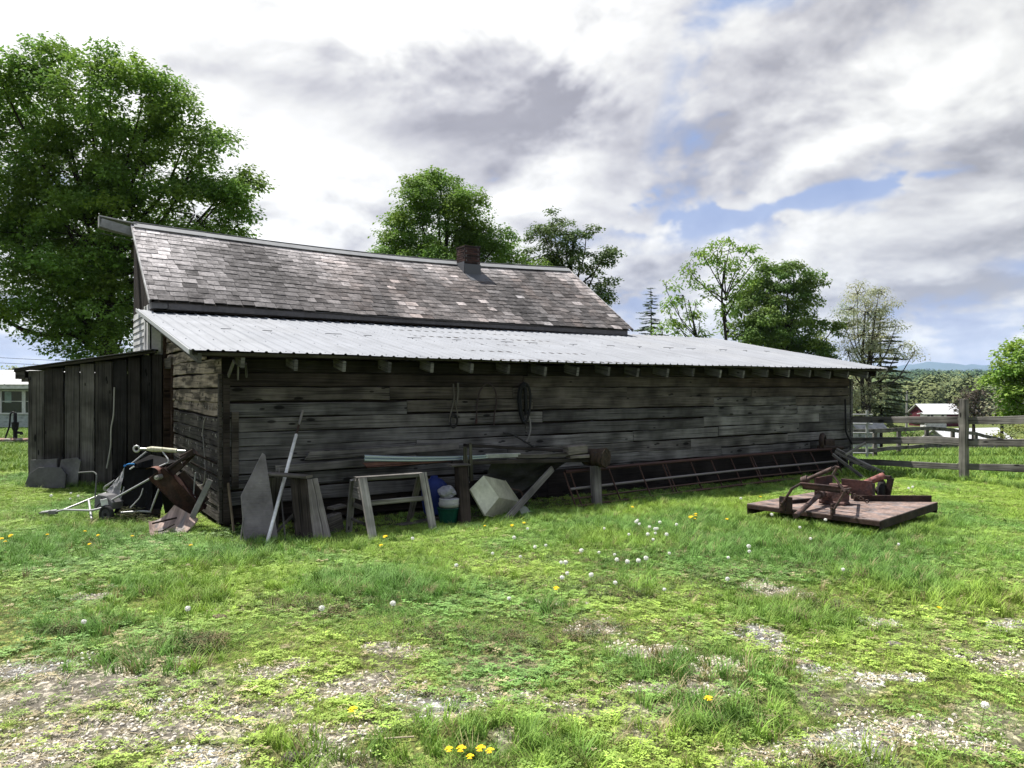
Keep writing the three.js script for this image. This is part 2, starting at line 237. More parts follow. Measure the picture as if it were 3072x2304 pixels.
{
  const axis = (lo, hi, step, far, grow) => { const a = []; for (let v = lo; v <= hi; v += step) a.push(v); let s = step, v = a[a.length - 1]; while (v < far) { s *= grow; v += s; a.push(v); } return a; };
  const px = axis(0, 9, 0.06, 7000, 1.09), xs = [...px.slice(1).reverse().map((v) => -v), ...px];
  const ds = [-300, -60, -20, -8, -3, 0, 0.8, ...axis(1.5, 14, 0.06, 9000, 1.06)];
  const nx = xs.length, nd = ds.length, P = new Float32Array(nx * nd * 3), U = new Float32Array(nx * nd * 2), K = new Float32Array(nx * nd * 3), I = [];
  for (let j = 0; j < nd; j++) for (let i = 0; i < nx; i++) {
    const o = j * nx + i, x = xs[i], d = ds[j]; P[o * 3] = x; P[o * 3 + 1] = groundY(x, d); P[o * 3 + 2] = -d; U[o * 2] = x; U[o * 2 + 1] = d;
    let c;
    if (d < 60) {
      const [b, gv] = bareness(x, d), m = fbm(x * 1.3 + 20, d * 1.3 + 50, 4);
      const green = [lerp(0.20, 0.30, m), lerp(0.235, 0.32, m), 0.085], dirt = [0.43, 0.39, 0.315], grav = [0.50, 0.49, 0.475];
      const k = smoothstep(b, 0.2, 0.72), gk = smoothstep(gv * b, 0.35, 0.7);
      c = [0, 1, 2].map((q) => lerp(green[q], lerp(dirt[q], grav[q], gk), k));
      { const q = SHED.worldToLocal(V(x, 0, -d)), sh = smoothstep(0.95 - q.z, 0, 0.35) * (q.x > -0.05 && q.x < 11.5 && q.z > -4.2 ? 1 : 0); c = [0, 1, 2].map((i3) => lerp(c[i3], [0.11, 0.095, 0.07][i3], sh * 0.9)); }  // dark soil along the wall foot, its tone also deepening the eave's shade
      if (d > 13) c = [0, 1, 2].map((q) => lerp(c[q], [0.16, 0.25, 0.05][q], 0.7));
    } else { const m = fbm(x * 0.03 + 9, d * 0.03 + 9, 4); c = d < 230 ? [lerp(0.16, 0.25, m), lerp(0.23, 0.29, m), 0.075] : [0.10, 0.15, 0.06]; }
    K.set(c, o * 3);
  }
  for (let j = 0; j < nd - 1; j++) for (let i = 0; i < nx - 1; i++) { const a = j * nx + i, b = a + 1, c = a + nx, e = c + 1; I.push(a, b, e, a, e, c); }
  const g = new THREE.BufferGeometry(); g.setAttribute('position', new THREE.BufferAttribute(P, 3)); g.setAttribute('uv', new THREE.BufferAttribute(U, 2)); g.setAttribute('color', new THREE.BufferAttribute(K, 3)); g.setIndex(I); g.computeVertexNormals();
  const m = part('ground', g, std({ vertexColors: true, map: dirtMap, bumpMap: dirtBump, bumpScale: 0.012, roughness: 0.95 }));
  tag(m, 'grassy farmyard ground with bare gravel patches, falling away to the valley', null, null, 'structure');
}
{ // blue mountains on the horizon
  const g = new THREE.PlaneGeometry(9000, 3000, 150, 30); g.rotateX(-Math.PI / 2); const p = g.attributes.position;
  for (let i = 0; i < p.count; i++) {
    const x = p.getX(i), z = p.getZ(i), f = Math.max(0, 1 - (z / 1500) ** 2);
    const peak = 150 * Math.exp(-(((x + 220) / 300) ** 2)) + 120 * Math.exp(-(((x - 380) / 500) ** 2)) + 60 * Math.exp(-(((x - 1500) / 900) ** 2)) + 60 * Math.exp(-(((x + 1800) / 900) ** 2));
    p.setY(i, -60 + f * (160 + peak + (fbm(x * 0.004 + 40, z * 0.004 + 40, 5) - 0.5) * 90));
  }
  g.computeVertexNormals(); g.translate(5200, 0, -9300);
  tag(part('mountains', ni(g), std({ color: C(0.05, 0.075, 0.06), roughness: 1 })), 'hazy blue mountain ridge on the far horizon', null, null, 'structure');
}

// ---------- lean-to shed ----------
const sagE = (s) => 1.955 - 0.05 * smoothstep(s, -0.4, 5), pitch = 0.79 / 4.4;
const roofY = (s, w) => sagE(s) + (0.4 - w) * (pitch + 0.004 * smoothstep(s, -0.4, 6));
const greyWoods = [[0.155, 0.157, 0.16], [0.185, 0.187, 0.19], [0.135, 0.136, 0.138], [0.215, 0.217, 0.218], [0.165, 0.163, 0.16], [0.115, 0.116, 0.118]].map((c) => wood(...c));
const brownWoods = [[0.075, 0.06, 0.05], [0.10, 0.089, 0.079], [0.052, 0.044, 0.04], [0.118, 0.109, 0.099]].map((c) => wood(...c));
const blackWoods = [[0.035, 0.032, 0.031], [0.05, 0.046, 0.043], [0.028, 0.027, 0.028]].map((c) => wood(...c));
const darkWood = wood(0.03, 0.025, 0.022), beamWood = wood(0.15, 0.14, 0.125);
const shed = thing('lean_to_shed', 'long low shed of weathered horizontal boards under a white ribbed metal roof', 'shed', [0, 0, 0], 'shed');
{
  const r = RNG(31), rowH = 0.1655;
  for (let k = 0; k < 10; k++) {                                    // long wall
    let s = -0.01; const yc = 0.25 + (k + 0.5) * rowH; 
    while (s < 11.38) {
      let L = 1.5 + r() * 2.9; if (s + L > 10.6) L = 11.42 - s;
      const up = k / 9, pick = r();
      let m;
      if (k >= 9) m = blackWoods[pick < 0.5 ? 0 : 1]; else if (k === 8) m = brownWoods[[0, 2, 0, 1][Math.floor(pick * 4)]];  // top rows: dark wood, with the eave's shade put into the colour
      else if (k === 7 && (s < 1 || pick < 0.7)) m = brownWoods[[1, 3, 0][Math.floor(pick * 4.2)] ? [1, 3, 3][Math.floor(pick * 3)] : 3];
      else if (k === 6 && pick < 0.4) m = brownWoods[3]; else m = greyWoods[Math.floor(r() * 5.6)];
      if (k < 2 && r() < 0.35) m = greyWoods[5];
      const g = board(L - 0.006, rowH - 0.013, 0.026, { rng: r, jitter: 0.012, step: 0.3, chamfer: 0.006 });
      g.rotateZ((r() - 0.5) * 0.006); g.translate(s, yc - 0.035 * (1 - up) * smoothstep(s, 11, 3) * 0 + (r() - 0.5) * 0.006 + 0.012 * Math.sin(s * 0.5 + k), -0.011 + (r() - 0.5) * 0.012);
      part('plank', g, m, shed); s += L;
    }
  }
  part('sill_gap_backing', [box(11.3, 0.16, 0.14, 5.7, 0.10, -0.16), box(11.4, 0.5, 0.05, 5.7, 0.02, -0.32)], darkWood, shed);  // dark sill and backing added to make the gap below the boards black
  part('corner_post', box(0.05, 1.72, 0.05, 11.45, 0.86, 0.0), greyWoods[1], shed);
  part('corner_trim', box(0.07, 1.66, 0.028, 0.035, 0.90, 0.017), brownWoods[2], shed);
  part('corner_strip', box(0.075, 0.85, 0.022, 0.13, 0.88, 0.012), brownWoods[1], shed);
  // inner backing behind the long wall, kept dark
  part('inner_lining', box(11.3, 1.75, 0.03, 5.7, 0.98, -0.06), darkWood, shed);
  // left end wall: boards from the corner back to the doorway
  const tan = [[0.34, 0.295, 0.245], [0.27, 0.235, 0.20], [0.38, 0.335, 0.285]].map((c) => wood(...c, { map: peelMap }));
  const tar = [[0.075, 0.07, 0.067], [0.10, 0.092, 0.086], [0.052, 0.049, 0.048]].map((c) => wood(...c, { bumpScale: 0.008 }));
  for (let k = 0; k < 15; k++) {
    const yc = 0.06 + (k + 0.5) * 0.168, vTop = (yc + 0.084 - 1.84) / pitch - 0.4;
    const v0 = Math.max(0.02, vTop), v1 = yc > 1.9 ? 3.98 : 3.25; if (v1 - v0 < 0.15) continue;
    const g = board(v1 - v0, 0.155, 0.022, { rng: r, jitter: 0.016, step: 0.3 }); g.rotateY(Math.PI / 2); g.rotateX((r() - 0.5) * 0.02); g.rotateZ(-0.05 - r() * 0.05);
    g.translate(0.004 - (r()) * 0.008, yc, -v0);
    part('plank', g, k >= 8 ? tan[Math.floor(r() * 3)] : k === 7 ? tan[1] : k === 6 ? tar[1] : tar[Math.floor(r() * 3)], shed);
  }
  { const fl = []; for (let i = 0; i < 150; i++) { const row = Math.floor(r() * 8), yc = 0.06 + (row + 0.5) * 0.168, h = 0.012 + r() * r() * 0.05, v = 0.08 + r() * 3.0; fl.push(box(0.004, h, 0.004 + r() * 0.008, -0.019 - r() * 0.004, yc + 0.07 - h / 2 - r() * r() * 0.1, -v, 0.001)); } tag(part('glint_flecks', fl, plain(0.45, 0.43, 0.40), shed), null, null, null, 'stuff'); }  // pale flecks imitate grazing sun on splintered board edges by their colour
  part('end_lining', box(0.03, 1.9, 3.1, 0.06, 0.98, -1.62), darkWood, shed);
  part('corner_board', box(0.03, 1.66, 0.085, -0.024, 0.90, -0.03), tar[1], shed);
  part('door_post', [box(0.1, 2.5, 0.16, 0.0, 1.25, -3.94), box(0.05, 1.9, 0.05, -0.01, 0.95, -3.27)], wood(0.07, 0.045, 0.035), shed);
  part('lintel', box(0.06, 0.16, 0.66, -0.012, 1.93, -3.6), beamWood, shed);
  part('rear_wall', box(11.4, 2.6, 0.05, 5.7, 1.3, -4.06), darkWood, shed);
  part('right_wall', box(0.05, 1.85, 4.0, 11.42, 0.95, -2.05), greyWoods[2], shed);
  part('inner_partition', box(0.04, 1.8, 3.9, 2.6, 0.9, -2.05), darkWood, shed);
  // rafters with worn tails under the eave
  for (let i = 0; i < 21; i++) {
    const s = 0.15 + i * 0.568, w0 = 0.33, w1 = -3.9;
    const dip = (r() - 0.5) * 0.03, p = V(s, roofY(s, w0) - 0.125 + dip, w0 - r() * 0.05), q = V(s + (r() - 0.5) * 0.03, roofY(s, w1) - 0.125, w1);
    const g = beam(p, q, 0.125, 0.042, { rng: r, jitter: 0.006, step: 1 });
    part("rafter", g, greyWoods[i % 3 ? 3 : 1], shed);
  }
  part('rafter', beam(V(-0.3, roofY(-0.3, 0.3) - 0.09, 0.33), V(-0.3, roofY(-0.3, -3.9) - 0.09, -3.9), 0.11, 0.04, { rng: r }), greyWoods[2], shed);
  part('rafter', beam(V(11.78, roofY(11.8, 0.3) - 0.1, 0.3), V(11.78, roofY(11.8, -3.9) - 0.1, -3.9), 0.12, 0.04, { rng: r }), darkWood, shed);
  for (let k = 0; k < 6; k++) { const w = 0.28 - k * 0.8; part('purlin', beam(V(-0.36, roofY(-0.36, w) - 0.035, w), V(11.94, roofY(11.94, w) - 0.035, w), 0.035, 0.09, { rng: r, up: V(0, 1, pitch) }), k ? darkWood : wood(0.09, 0.085, 0.08), shed); }
  part('roof_boards', (() => { const q = board(12.2, 0.016, 4.2, { step: 2, jitter: 0 }); q.rotateX(Math.atan(pitch)); q.translate(-0.3, (roofY(5, -1.8) - 0.028), -1.75); return q; })(), darkWood, shed);
  // broken corner scraps where the eave meets the end wall
  part('bracket_scrap', [beam(V(0.07, 1.86, 0.22), V(0.05, 1.70, 0.05), 0.05, 0.02, { rng: r }), beam(V(0.2, 1.84, 0.2), V(0.24, 1.70, 0.08), 0.045, 0.02, { rng: r }), beam(V(0.13, 1.82, 0.15), V(0.14, 1.66, 0.1), 0.03, 0.02, { rng: r })], greyWoods[4], shed);
  // ribbed metal roof: two courses of lapped sheets, ribs every 15 cm
  const metal = (r, g, b) => new THREE.MeshPhysicalMaterial({ color: C(r, g, b), map: streakMap, roughness: 0.7, specularIntensity: 0.35, side: THREE.DoubleSide }), rm = metal(0.245, 0.26, 0.285), rm2 = metal(0.258, 0.272, 0.294);
  const sheet = (s0, s1, wa, wb, lift) => {
    const prof = []; for (let s = s0; s < s1 - 1e-4; s += 0.15) prof.push([s, 0], [s + 0.012, 0.013], [s + 0.028, 0.013], [s + 0.040, 0], [s + 0.095, 0.0006], [s + 0.1, 0.0016], [s + 0.106, 0.0006]); prof.push([s1, 0], [s1 + 0.018, 0.017], [s1 + 0.036, 0.017]);
    const n = 5, P = [], U = [], at = (k, i) => { const w = lerp(wa, wb, i / n), s = prof[k][0]; return [s, roofY(s, w) + prof[k][1] + lift + (i === 0 ? (vn(s * 1.7 + 3, 5) - 0.5) * 0.008 : 0) + (vn(s * 2 + 9, w * 2 + 30) - 0.5) * 0.003, w + (i === 0 ? edge : 0)]; };
    const edge = (r() - 0.5) * 0.018, uo = r() * 3;
    for (let k = 0; k < prof.length - 1; k++) for (let i = 0; i < n; i++) { const a = at(k, i), b = at(k + 1, i), c = at(k + 1, i + 1), d = at(k, i + 1); P.push(...a, ...b, ...c, ...a, ...c, ...d); for (const q of [a, b, c, a, c, d]) U.push(q[0] + uo, -q[2] * 1.02 + uo); }
    return raw(P, U);
  };
  for (let i = 0; i < 14; i++) { const s0 = -0.4 + i * 0.9, s1 = Math.min(s0 + 0.9, 11.95); if (s1 - s0 < 0.1) continue; const l = (i % 2) * 0.002; part('roof_sheet', sheet(s0, s1, 0.4, -1.6, 0.006 + l), r() < 0.3 ? rm2 : rm, shed); part('roof_sheet', sheet(s0, s1, -1.45, -4.02, 0.0005 + l), r() < 0.3 ? rm2 : rm, shed); }
  const trimM = std({ color: C(0.3, 0.31, 0.32), roughness: 0.5 }); for (const s of [-0.415, 11.97]) part('rake_trim', beam(V(s, roofY(s, 0.4) - 0.008, 0.41), V(s, roofY(s, -4.02) - 0.008, -4.02), 0.055, 0.012, { jitter: 0 }), trimM, shed);
  const sc = []; for (let i = 0; i < 82; i++) for (let k = 0; k < 5; k++) { const s = -0.35 + i * 0.15 + 0.075, w = 0.3 - k * 0.85; if (s > 11.9 || (i % 2 && k)) continue; const g = new THREE.CylinderGeometry(0.006, 0.008, 0.007, 6); g.translate(s - 0.013, roofY(s, w) + 0.011, w); sc.push(g); }
  tag(part('roof_screws', sc, std({ color: C(0.2, 0.2, 0.21), roughness: 0.6 }), shed), null, null, null, 'stuff');
  // little bent tabs along the lap line
  const tabs = []; for (let i = 0; i < 16; i++) { const s = 0.3 + i * 0.72 + (r() - 0.5) * 0.3, L = 0.08 + r() * 0.16; tabs.push(box(L, 0.008, 0.03, s, roofY(s, -1.6) + 0.03, -1.62)); }
  tag(part('lap_flashing', tabs, std({ color: C(0.2, 0.2, 0.21), roughness: 0.7 }), shed), null, null, null, 'stuff');
}

// ---------- slate-roofed barn behind ----------
const barn = thing('slate_barn', 'old barn with a mottled grey and brown slate roof rising behind the shed', 'barn', [0, 0, -4], 'shed');
{
  const r = RNG(88), ridgeW = -5.93, eaveW = -3.6;
  const ridgeY = (s) => 4.40 - 0.13 * Math.sin(Math.PI * clamp((s + 0.3) / 9.4, 0, 1)) - 0.02 * smoothstep(s, 0, 9), eaveY = (s) => 2.865 - 0.075 * smoothstep(s, -0.3, 5);
  const slopeAt = (s, t) => V(s, lerp(eaveY(s), ridgeY(s), t), lerp(eaveW, ridgeW, t));
  const siding = std({ color: C(0.50, 0.51, 0.51), map: smoothMap, roughness: 0.8 }), white = plain(0.66, 0.66, 0.66), grey = plain(0.16, 0.16, 0.165), brown = brownWoods[2];
  // walls
  part('front_wall', box(8.9, 2.75, 0.04, 4.4, 1.40, -4.02), darkWood, barn);
  for (let k = 0; k < 7; k++) { part('clapboard', (() => { const g = board(0.62, 0.115, 0.014, { rng: r, jitter: 0.002 }); g.rotateX(-0.14); g.translate(-0.16, 2.12 + k * 0.108, -3.985); return g; })(), siding, barn); part('clapboard', (() => { const g = board(1.9, 0.115, 0.014, { rng: r, jitter: 0.002 }); g.rotateX(-0.14); g.rotateY(-Math.PI / 2); g.translate(-0.225, 2.12 + k * 0.108, -6.0); return g; })(), siding, barn); }
  const gableM = [[0.022, 0.016, 0.015], [0.018, 0.013, 0.012], [0.027, 0.02, 0.018]].map((c) => wood(...c));
  for (let k = 0; k < 17; k++) {                                    // gable end boards, upright, brown, colour darkened to stand in for the rake's shade
    const w = -4.06 - k * 0.131, y1 = 4.28 - Math.abs(w - ridgeW) * 0.655;
    part('gable_plank', (() => { const g = board(y1 - 0.1, 0.128, 0.022, { rng: r, step: 0.7 }); g.rotateZ(Math.PI / 2); g.rotateY(Math.PI / 2); g.translate(-0.195, 0.1, w); return g; })(), gableM[k % 3], barn);
  }
  part('corner_board', [box(0.13, 0.72, 0.03, -0.14, 2.47, -3.965), box(0.03, 0.72, 0.12, -0.245, 2.47, -4.03)], white, barn);
  part('gable_trim', [box(0.03, 0.72, 0.09, -0.25, 2.47, -4.32), box(0.03, 0.06, 0.4, -0.255, 2.09, -4.17)], white, barn);
  part('right_gable', (() => { const g = slab([[-3.98, 0], [-6.3, 0], [-6.3, 3.95], [-5.93, 4.2], [-3.98, 2.85]].map(([w, y]) => [w, y]), 0.04); g.rotateY(-Math.PI / 2); g.translate(9.0, 0, 0); return g; })(), brown, barn);
  part('back_wall', box(9.0, 3.9, 0.05, 4.4, 1.95, -6.32), brown, barn);
  // fascia and boxed eave
  part('fascia', [beam(V(-0.02, eaveY(0) - 0.075, eaveW - 0.03), V(9.02, eaveY(9) - 0.075, eaveW - 0.03), 0.105, 0.025, { rng: r, jitter: 0.003, step: 1 })], plain(0.13, 0.125, 0.13), barn);
  part('soffit', [beam(V(-0.22, eaveY(0) - 0.14, eaveW - 0.2), V(9.0, eaveY(9) - 0.14, eaveW - 0.2), 0.02, 0.34, { jitter: 0 })], darkWood, barn);
  part('eave_return', box(0.22, 0.09, 0.3, -0.14, eaveY(0) - 0.07, -3.78), grey, barn);
  // roof decks
  const deck = (wE, yE) => { const g = beam(V(-0.22, 0, 0), V(9.08, 0, 0), 0.03, Math.hypot(wE - ridgeW, 1.55), { step: 0.9, jitter: 0 }); return g; };
  const deckGeo = (wa, wb, sideY) => { const P = [], U = [], n = 16; for (let i = 0; i < n; i++) { const s0 = lerp(-0.22, 9.08, i / n), s1 = lerp(-0.22, 9.08, (i + 1) / n); const a = [s0, sideY(s0) - 0.03, wa], b = [s1, sideY(s1) - 0.03, wa], c = [s1, ridgeY(s1) - 0.03, wb], d = [s0, ridgeY(s0) - 0.03, wb]; P.push(...a, ...b, ...c, ...a, ...c, ...d); for (const q of [a, b, c, a, c, d]) U.push(q[0], q[2]); } return raw(P, U); };
  part('roof_deck', [deckGeo(eaveW, ridgeW, eaveY), deckGeo(-6.6, ridgeW, (s) => ridgeY(s) - 0.45)], std({ color: C(0.06, 0.055, 0.05), side: THREE.DoubleSide }), barn);
  // slates
  const rows = 17, slateMat = new THREE.MeshPhysicalMaterial({ vertexColors: true, map: slateMap, roughness: 0.9, specularIntensity: 0.15, side: THREE.DoubleSide }), rest = [], list = [];
  for (let k = 0; k < rows; k++) {
    let s = -0.27 - r() * 0.16;
    while (s < 9.12) {
      const L = 0.15 + r() * 0.11, s0 = Math.max(s, -0.28), s1 = Math.min(s + L, 9.15); s += L; if (s1 - s0 < 0.03) continue;
      const t0 = (k - 0.12 + (r() - 0.5) * 0.14 - (r() < 0.04 ? 0.16 : 0)) / rows, t1 = (k + 1.35) / rows; if (k === rows - 1 && r() < 0) continue;
      const sm = (s0 + s1) / 2, lay = 0.012 + r() * 0.008, A = slopeAt(s0 + 0.003, t0), B = slopeAt(s1 - 0.003, t0 + (r() - 0.5) * 0.006), Cc = slopeAt(s1 - 0.003, t1), Dd = slopeAt(s0 + 0.003, t1), th = 0.008;
      const nrm = V(0, 0.84, 0.55), up = (v, l) => v.clone().addScaledVector(nrm, l);
      const a = up(A, lay + th), b = up(B, lay + th + (r() - 0.5) * 0.006), c = up(Cc, 0.004 + th), d = up(Dd, 0.004 + th), a2 = up(A, lay), b2 = up(B, lay), c2 = up(Cc, 0.004), d2 = up(Dd, 0.004);
      const P = [], U = [], u0 = r() * 9, quad = (p, q, x, y) => { for (const v of [p, q, x, p, x, y]) { P.push(v.x, v.y, v.z); U.push(v.x + u0, -v.z * 1.2 + u0); } };
      quad(a, b, c, d); quad(a2, b2, b, a); quad(b2, c2, c, b); quad(d2, a2, a, d);
      // colour by place: pale near the ridge and left edge, dark lichen-stained band low left of centre, reddish streaks to the right
      const t = (k + 0.5) / rows, n = fbm(sm * 0.75 + 12, t * 2.2 + 8, 4), n2 = fbm(sm * 2.2 + 40, t * 1.4 + 3, 3), fleck = r();
      let v = 0.225 + (fleck - 0.5) * 0.14 + (n2 - 0.5) * 0.48;
      v += 0.14 * smoothstep(t, 0.72, 1) + 0.12 * Math.exp(-(((sm + 0.2) / 0.9) ** 2));
      const stain = smoothstep(n + 0.5 * Math.exp(-(((sm - 2.3) / 1.3) ** 2 + ((t - 0.2) / 0.33) ** 2)) + 0.3 * Math.exp(-(((sm - 8.4) / 1.2) ** 2 + ((t - 0.1) / 0.45) ** 2)) + 0.15 * Math.exp(-(((sm - 5.2) / 0.8) ** 2 + ((t - 0.2) / 0.3) ** 2)), 0.42, 0.62);
      v = lerp(v, 0.065 + r() * 0.05, stain * (0.6 + 0.4 * r())); v = Math.max(0.06, v);
      if (r() < 0.025) v = 0.33 + r() * 0.1;
      const red = clamp(0.25 + (n2 - 0.42) * 2.4, 0, 1) * smoothstep(sm, 1.5, 4.2) * (1 - 0.6 * smoothstep(t, 0.75, 1)) * (0.3 + 0.7 * r());
      const g = tint(raw(P, U), v * (1 + red * 0.09), v * (0.955 - red * 0.02), v * (0.965 - red * 0.08));
      list.push({ g, near: sm + (1 - t) * 0.3 });
    }
  }
  list.sort((p, q) => p.near - q.near);
  list.forEach(({ g }, i) => { if (i < 290) part('slate', g, slateMat, barn); else rest.push(g); });
  tag(part('slates', rest, slateMat, barn), null, null, null, 'stuff');
  // metal ridge cap, chimney flashing
  const cap = []; for (let i = 0; i < 8; i++) { const s0 = -0.25 + i * 1.17, s1 = s0 + 1.175; cap.push(beam(slopeAt(s0, 0.955).add(V(0, 0.04, 0.02)), slopeAt(s1, 0.955).add(V(0, 0.04, 0.02)), 0.012, 0.16, { up: V(0, 0.84, 0.55), jitter: 0.004 })); cap.push(beam(V(s0, ridgeY(s0) + 0.005, ridgeW - 0.06), V(s1, ridgeY(s1) + 0.005, ridgeW - 0.06), 0.012, 0.17, { up: V(0, 0.84, -0.55), jitter: 0.003 })); }
  part('ridge_cap', cap, std({ color: C(0.22, 0.228, 0.235), map: streakMap, roughness: 0.75 }), barn);
  part('rake_edge', [[-0.285], [9.16]].map(([s]) => beam(slopeAt(s, 0).add(V(0, -0.02, 0)), slopeAt(s, 1).add(V(0, 0.0, 0)), 0.06, 0.02, { jitter: 0.002, rng: r })), plain(0.42, 0.42, 0.43), barn);
  // hay hood: the ridge runs out past the gable over a boxed beam
  const hoodEnd = -0.78;
  part('hay_hood', [beam(V(hoodEnd, 4.47, ridgeW), V(-0.2, 4.40, ridgeW), 0.025, 0.2, { jitter: 0 }), beam(V(hoodEnd + 0.03, 4.37, ridgeW - 0.12), V(-0.2, 4.26, ridgeW - 0.05), 0.17, 0.03, { jitter: 0 }), beam(V(hoodEnd + 0.03, 4.36, ridgeW + 0.09), V(-0.2, 4.25, ridgeW + 0.05), 0.15, 0.02, { jitter: 0 }), box(0.02, 0.17, 0.22, hoodEnd + 0.01, 4.38, ridgeW - 0.01)], plain(0.30, 0.31, 0.32), barn);
  part('hoist_wire', [rod(V(hoodEnd + 0.03, 4.20, ridgeW), V(-0.2, 4.10, ridgeW), 0.006)], std({ color: C(0.1, 0.1, 0.1) }), barn);
  // chimney
  const chim = new THREE.Group(); chim.name = 'chimney'; barn.add(chim); BASE.set(chim, BASE.get(barn));
  const cs = 6.25, cw = -5.62, W = 0.37, bm = [[0.06, 0.042, 0.042], [0.075, 0.05, 0.049], [0.05, 0.041, 0.042], [0.09, 0.063, 0.061]].map((c) => std({ color: C(...c), map: rustMap, roughness: 0.95 }));
  part('mortar', box(W - 0.02, 0.9, W - 0.02, cs, 4.1, cw), plain(0.16, 0.145, 0.14), chim);
  for (let k = 0; k < 7; k++) for (let side = 0; side < 4; side++) for (let i = 0; i < 2; i++) {
    const bw = W / 2 - 0.008, y = 4.22 + k * 0.049, off = (i - 0.5) * (W / 2) + (k % 2 ? 0.05 : -0.05), g = box(bw - 0.012, 0.04, 0.03, clamp(off, -W / 2 + bw / 2, W / 2 - bw / 2), 0, W / 2 - 0.008 + (r() - 0.5) * 0.005, 0.003);
    g.rotateY(side * Math.PI / 2); g.translate(cs, y, cw); part('brick', g, bm[Math.floor(r() * 4)], chim);
  }
  part('cap_course', box(W + 0.03, 0.035, W + 0.03, cs, 4.565, cw), bm[2], chim);
  part('lead_flashing', [box(W + 0.02, 0.24, 0.015, cs, 4.07, cw + W / 2 + 0.012), box(0.015, 0.28, W, cs - W / 2 - 0.012, 4.1, cw), (() => { const g = box(W + 0.14, 0.012, 0.3, 0, 0, 0); g.rotateX(0.59); g.translate(cs + 0.06, lerp(eaveY(cs), ridgeY(cs), 0.715) + 0.03, cw + W / 2 + 0.16); return g; })()], std({ color: C(0.09, 0.095, 0.105), roughness: 0.6, metalness: 0.2 }), chim);
}

// ---------- black board lean-to on the left ----------
const black = thing('black_board_shed', 'small black shed of upright boards with a sloping roof at the barn gable', 'shed', [-7.35, groundY(-7.35, 11.65), -11.65]);
{
  const r = RNG(5), xs = [-7.34, -7.09, -6.80, -6.57, -6.35, -6.08, -5.86, -5.66, -5.50, -5.34], zf = (x) => -11.65 - (x + 7.34) * 0.05, top = (x) => 1.85 + (x + 7.45) * 0.138;
  for (let i = 0; i < xs.length - 1; i++) { const w = xs[i + 1] - xs[i] - 0.008, xm = (xs[i] + xs[i + 1]) / 2, h = top(xm) - 0.08; const g = board(h, w, 0.024, { rng: r, jitter: 0.008 }); g.rotateZ(Math.PI / 2); g.translate(xm, 0.02, zf(xm) + (r() - 0.5) * 0.02); const m = i > 4 ? blackWoods[[0, 2, 0, 2][i % 4]] : [wood(0.12, 0.118, 0.115), wood(0.06, 0.057, 0.055), wood(0.105, 0.103, 0.10), wood(0.14, 0.137, 0.132), wood(0.07, 0.067, 0.065)][i]; part('plank', g, m, black); }
  part('side_wall', box(0.03, 1.78, 3.0, -7.33, 0.92, -13.2), blackWoods[1], black);
  part('lining', box(1.95, 1.75, 0.02, -6.35, 0.9, -11.76), blackWoods[2], black);
  const roof = beam(V(-7.52, 1.845, -13.1), V(-5.42, 2.135, -13.1), 0.022, 3.1, { jitter: 0.006, rng: r }); part('roof', [roof], std({ color: C(0.05, 0.05, 0.052), map: smoothMap, roughness: 0.9 }), black);
  part('roof_edge', beam(V(-7.5, 1.815, -11.58), V(-5.38, 2.108, -11.62), 0.035, 0.02, { rng: r }), wood(0.07, 0.066, 0.062), black);
  part('eave_board', [box(0.14, 0.13, 0.03, -7.42, 1.76, -11.6), box(0.10, 0.06, 0.03, -7.36, 1.68, -11.62), beam(V(-7.46, 1.76, -11.6), V(-7.46, 1.76, -14.5), 0.12, 0.03, { rng: r })], wood(0.11, 0.106, 0.1), black);
}
// slabs leaning on it
{
  const sm = plain(0.17, 0.166, 0.17), sm2 = plain(0.115, 0.112, 0.12);
  const lean = (g, x, z, a) => { g.rotateX(-a); return g.translate(x, groundY(x, -z), z); };
  single('stone_slab', lean(slab([[0, 0], [0.42, 0], [0.40, 0.42], [0.30, 0.41], [0.02, 0.40]], 0.03), -7.22, -11.5, 0.1), sm, 'upright grey stone slab leaning at the left end of the black shed', 'slab', [-7.0, 0.1, -11.5]);
  single('stone_slab', lean(slab([[0, 0], [0.30, 0], [0.34, 0.40], [0.28, 0.45], [0.05, 0.42]], 0.03), -6.79, -11.48, 0.1), sm, 'narrow grey stone slab leaning on the black shed beside the white cord', 'slab', [-6.65, 0.1, -11.48]);
  single('stone_slab', lean(slab([[0, 0], [0.6, 0], [0.6, 0.20], [0.52, 0.30], [0.2, 0.30], [0.06, 0.20]], 0.04), -7.2, -11.38, 0.12), sm2, 'low dark stone slab standing in front of the two grey slabs', 'slab', [-6.9, 0.1, -11.38]);
  const px = (x, y) => V((x - 512) / 769 * 11.55, 1.6 - (y - 385) * 11.55 / 769, -11.55);
  single('hanging_cord', hose([[114.2, 387], [113.8, 400], [113.2, 415], [111, 428], [110.5, 445], [108.5, 458], [106.5, 468]].map((p) => px(...p)), 0.011), plain(0.42, 0.41, 0.38), 'pale cord hanging down the face of the black shed', 'cord', [-6.05, 1.55, -11.55]);
}
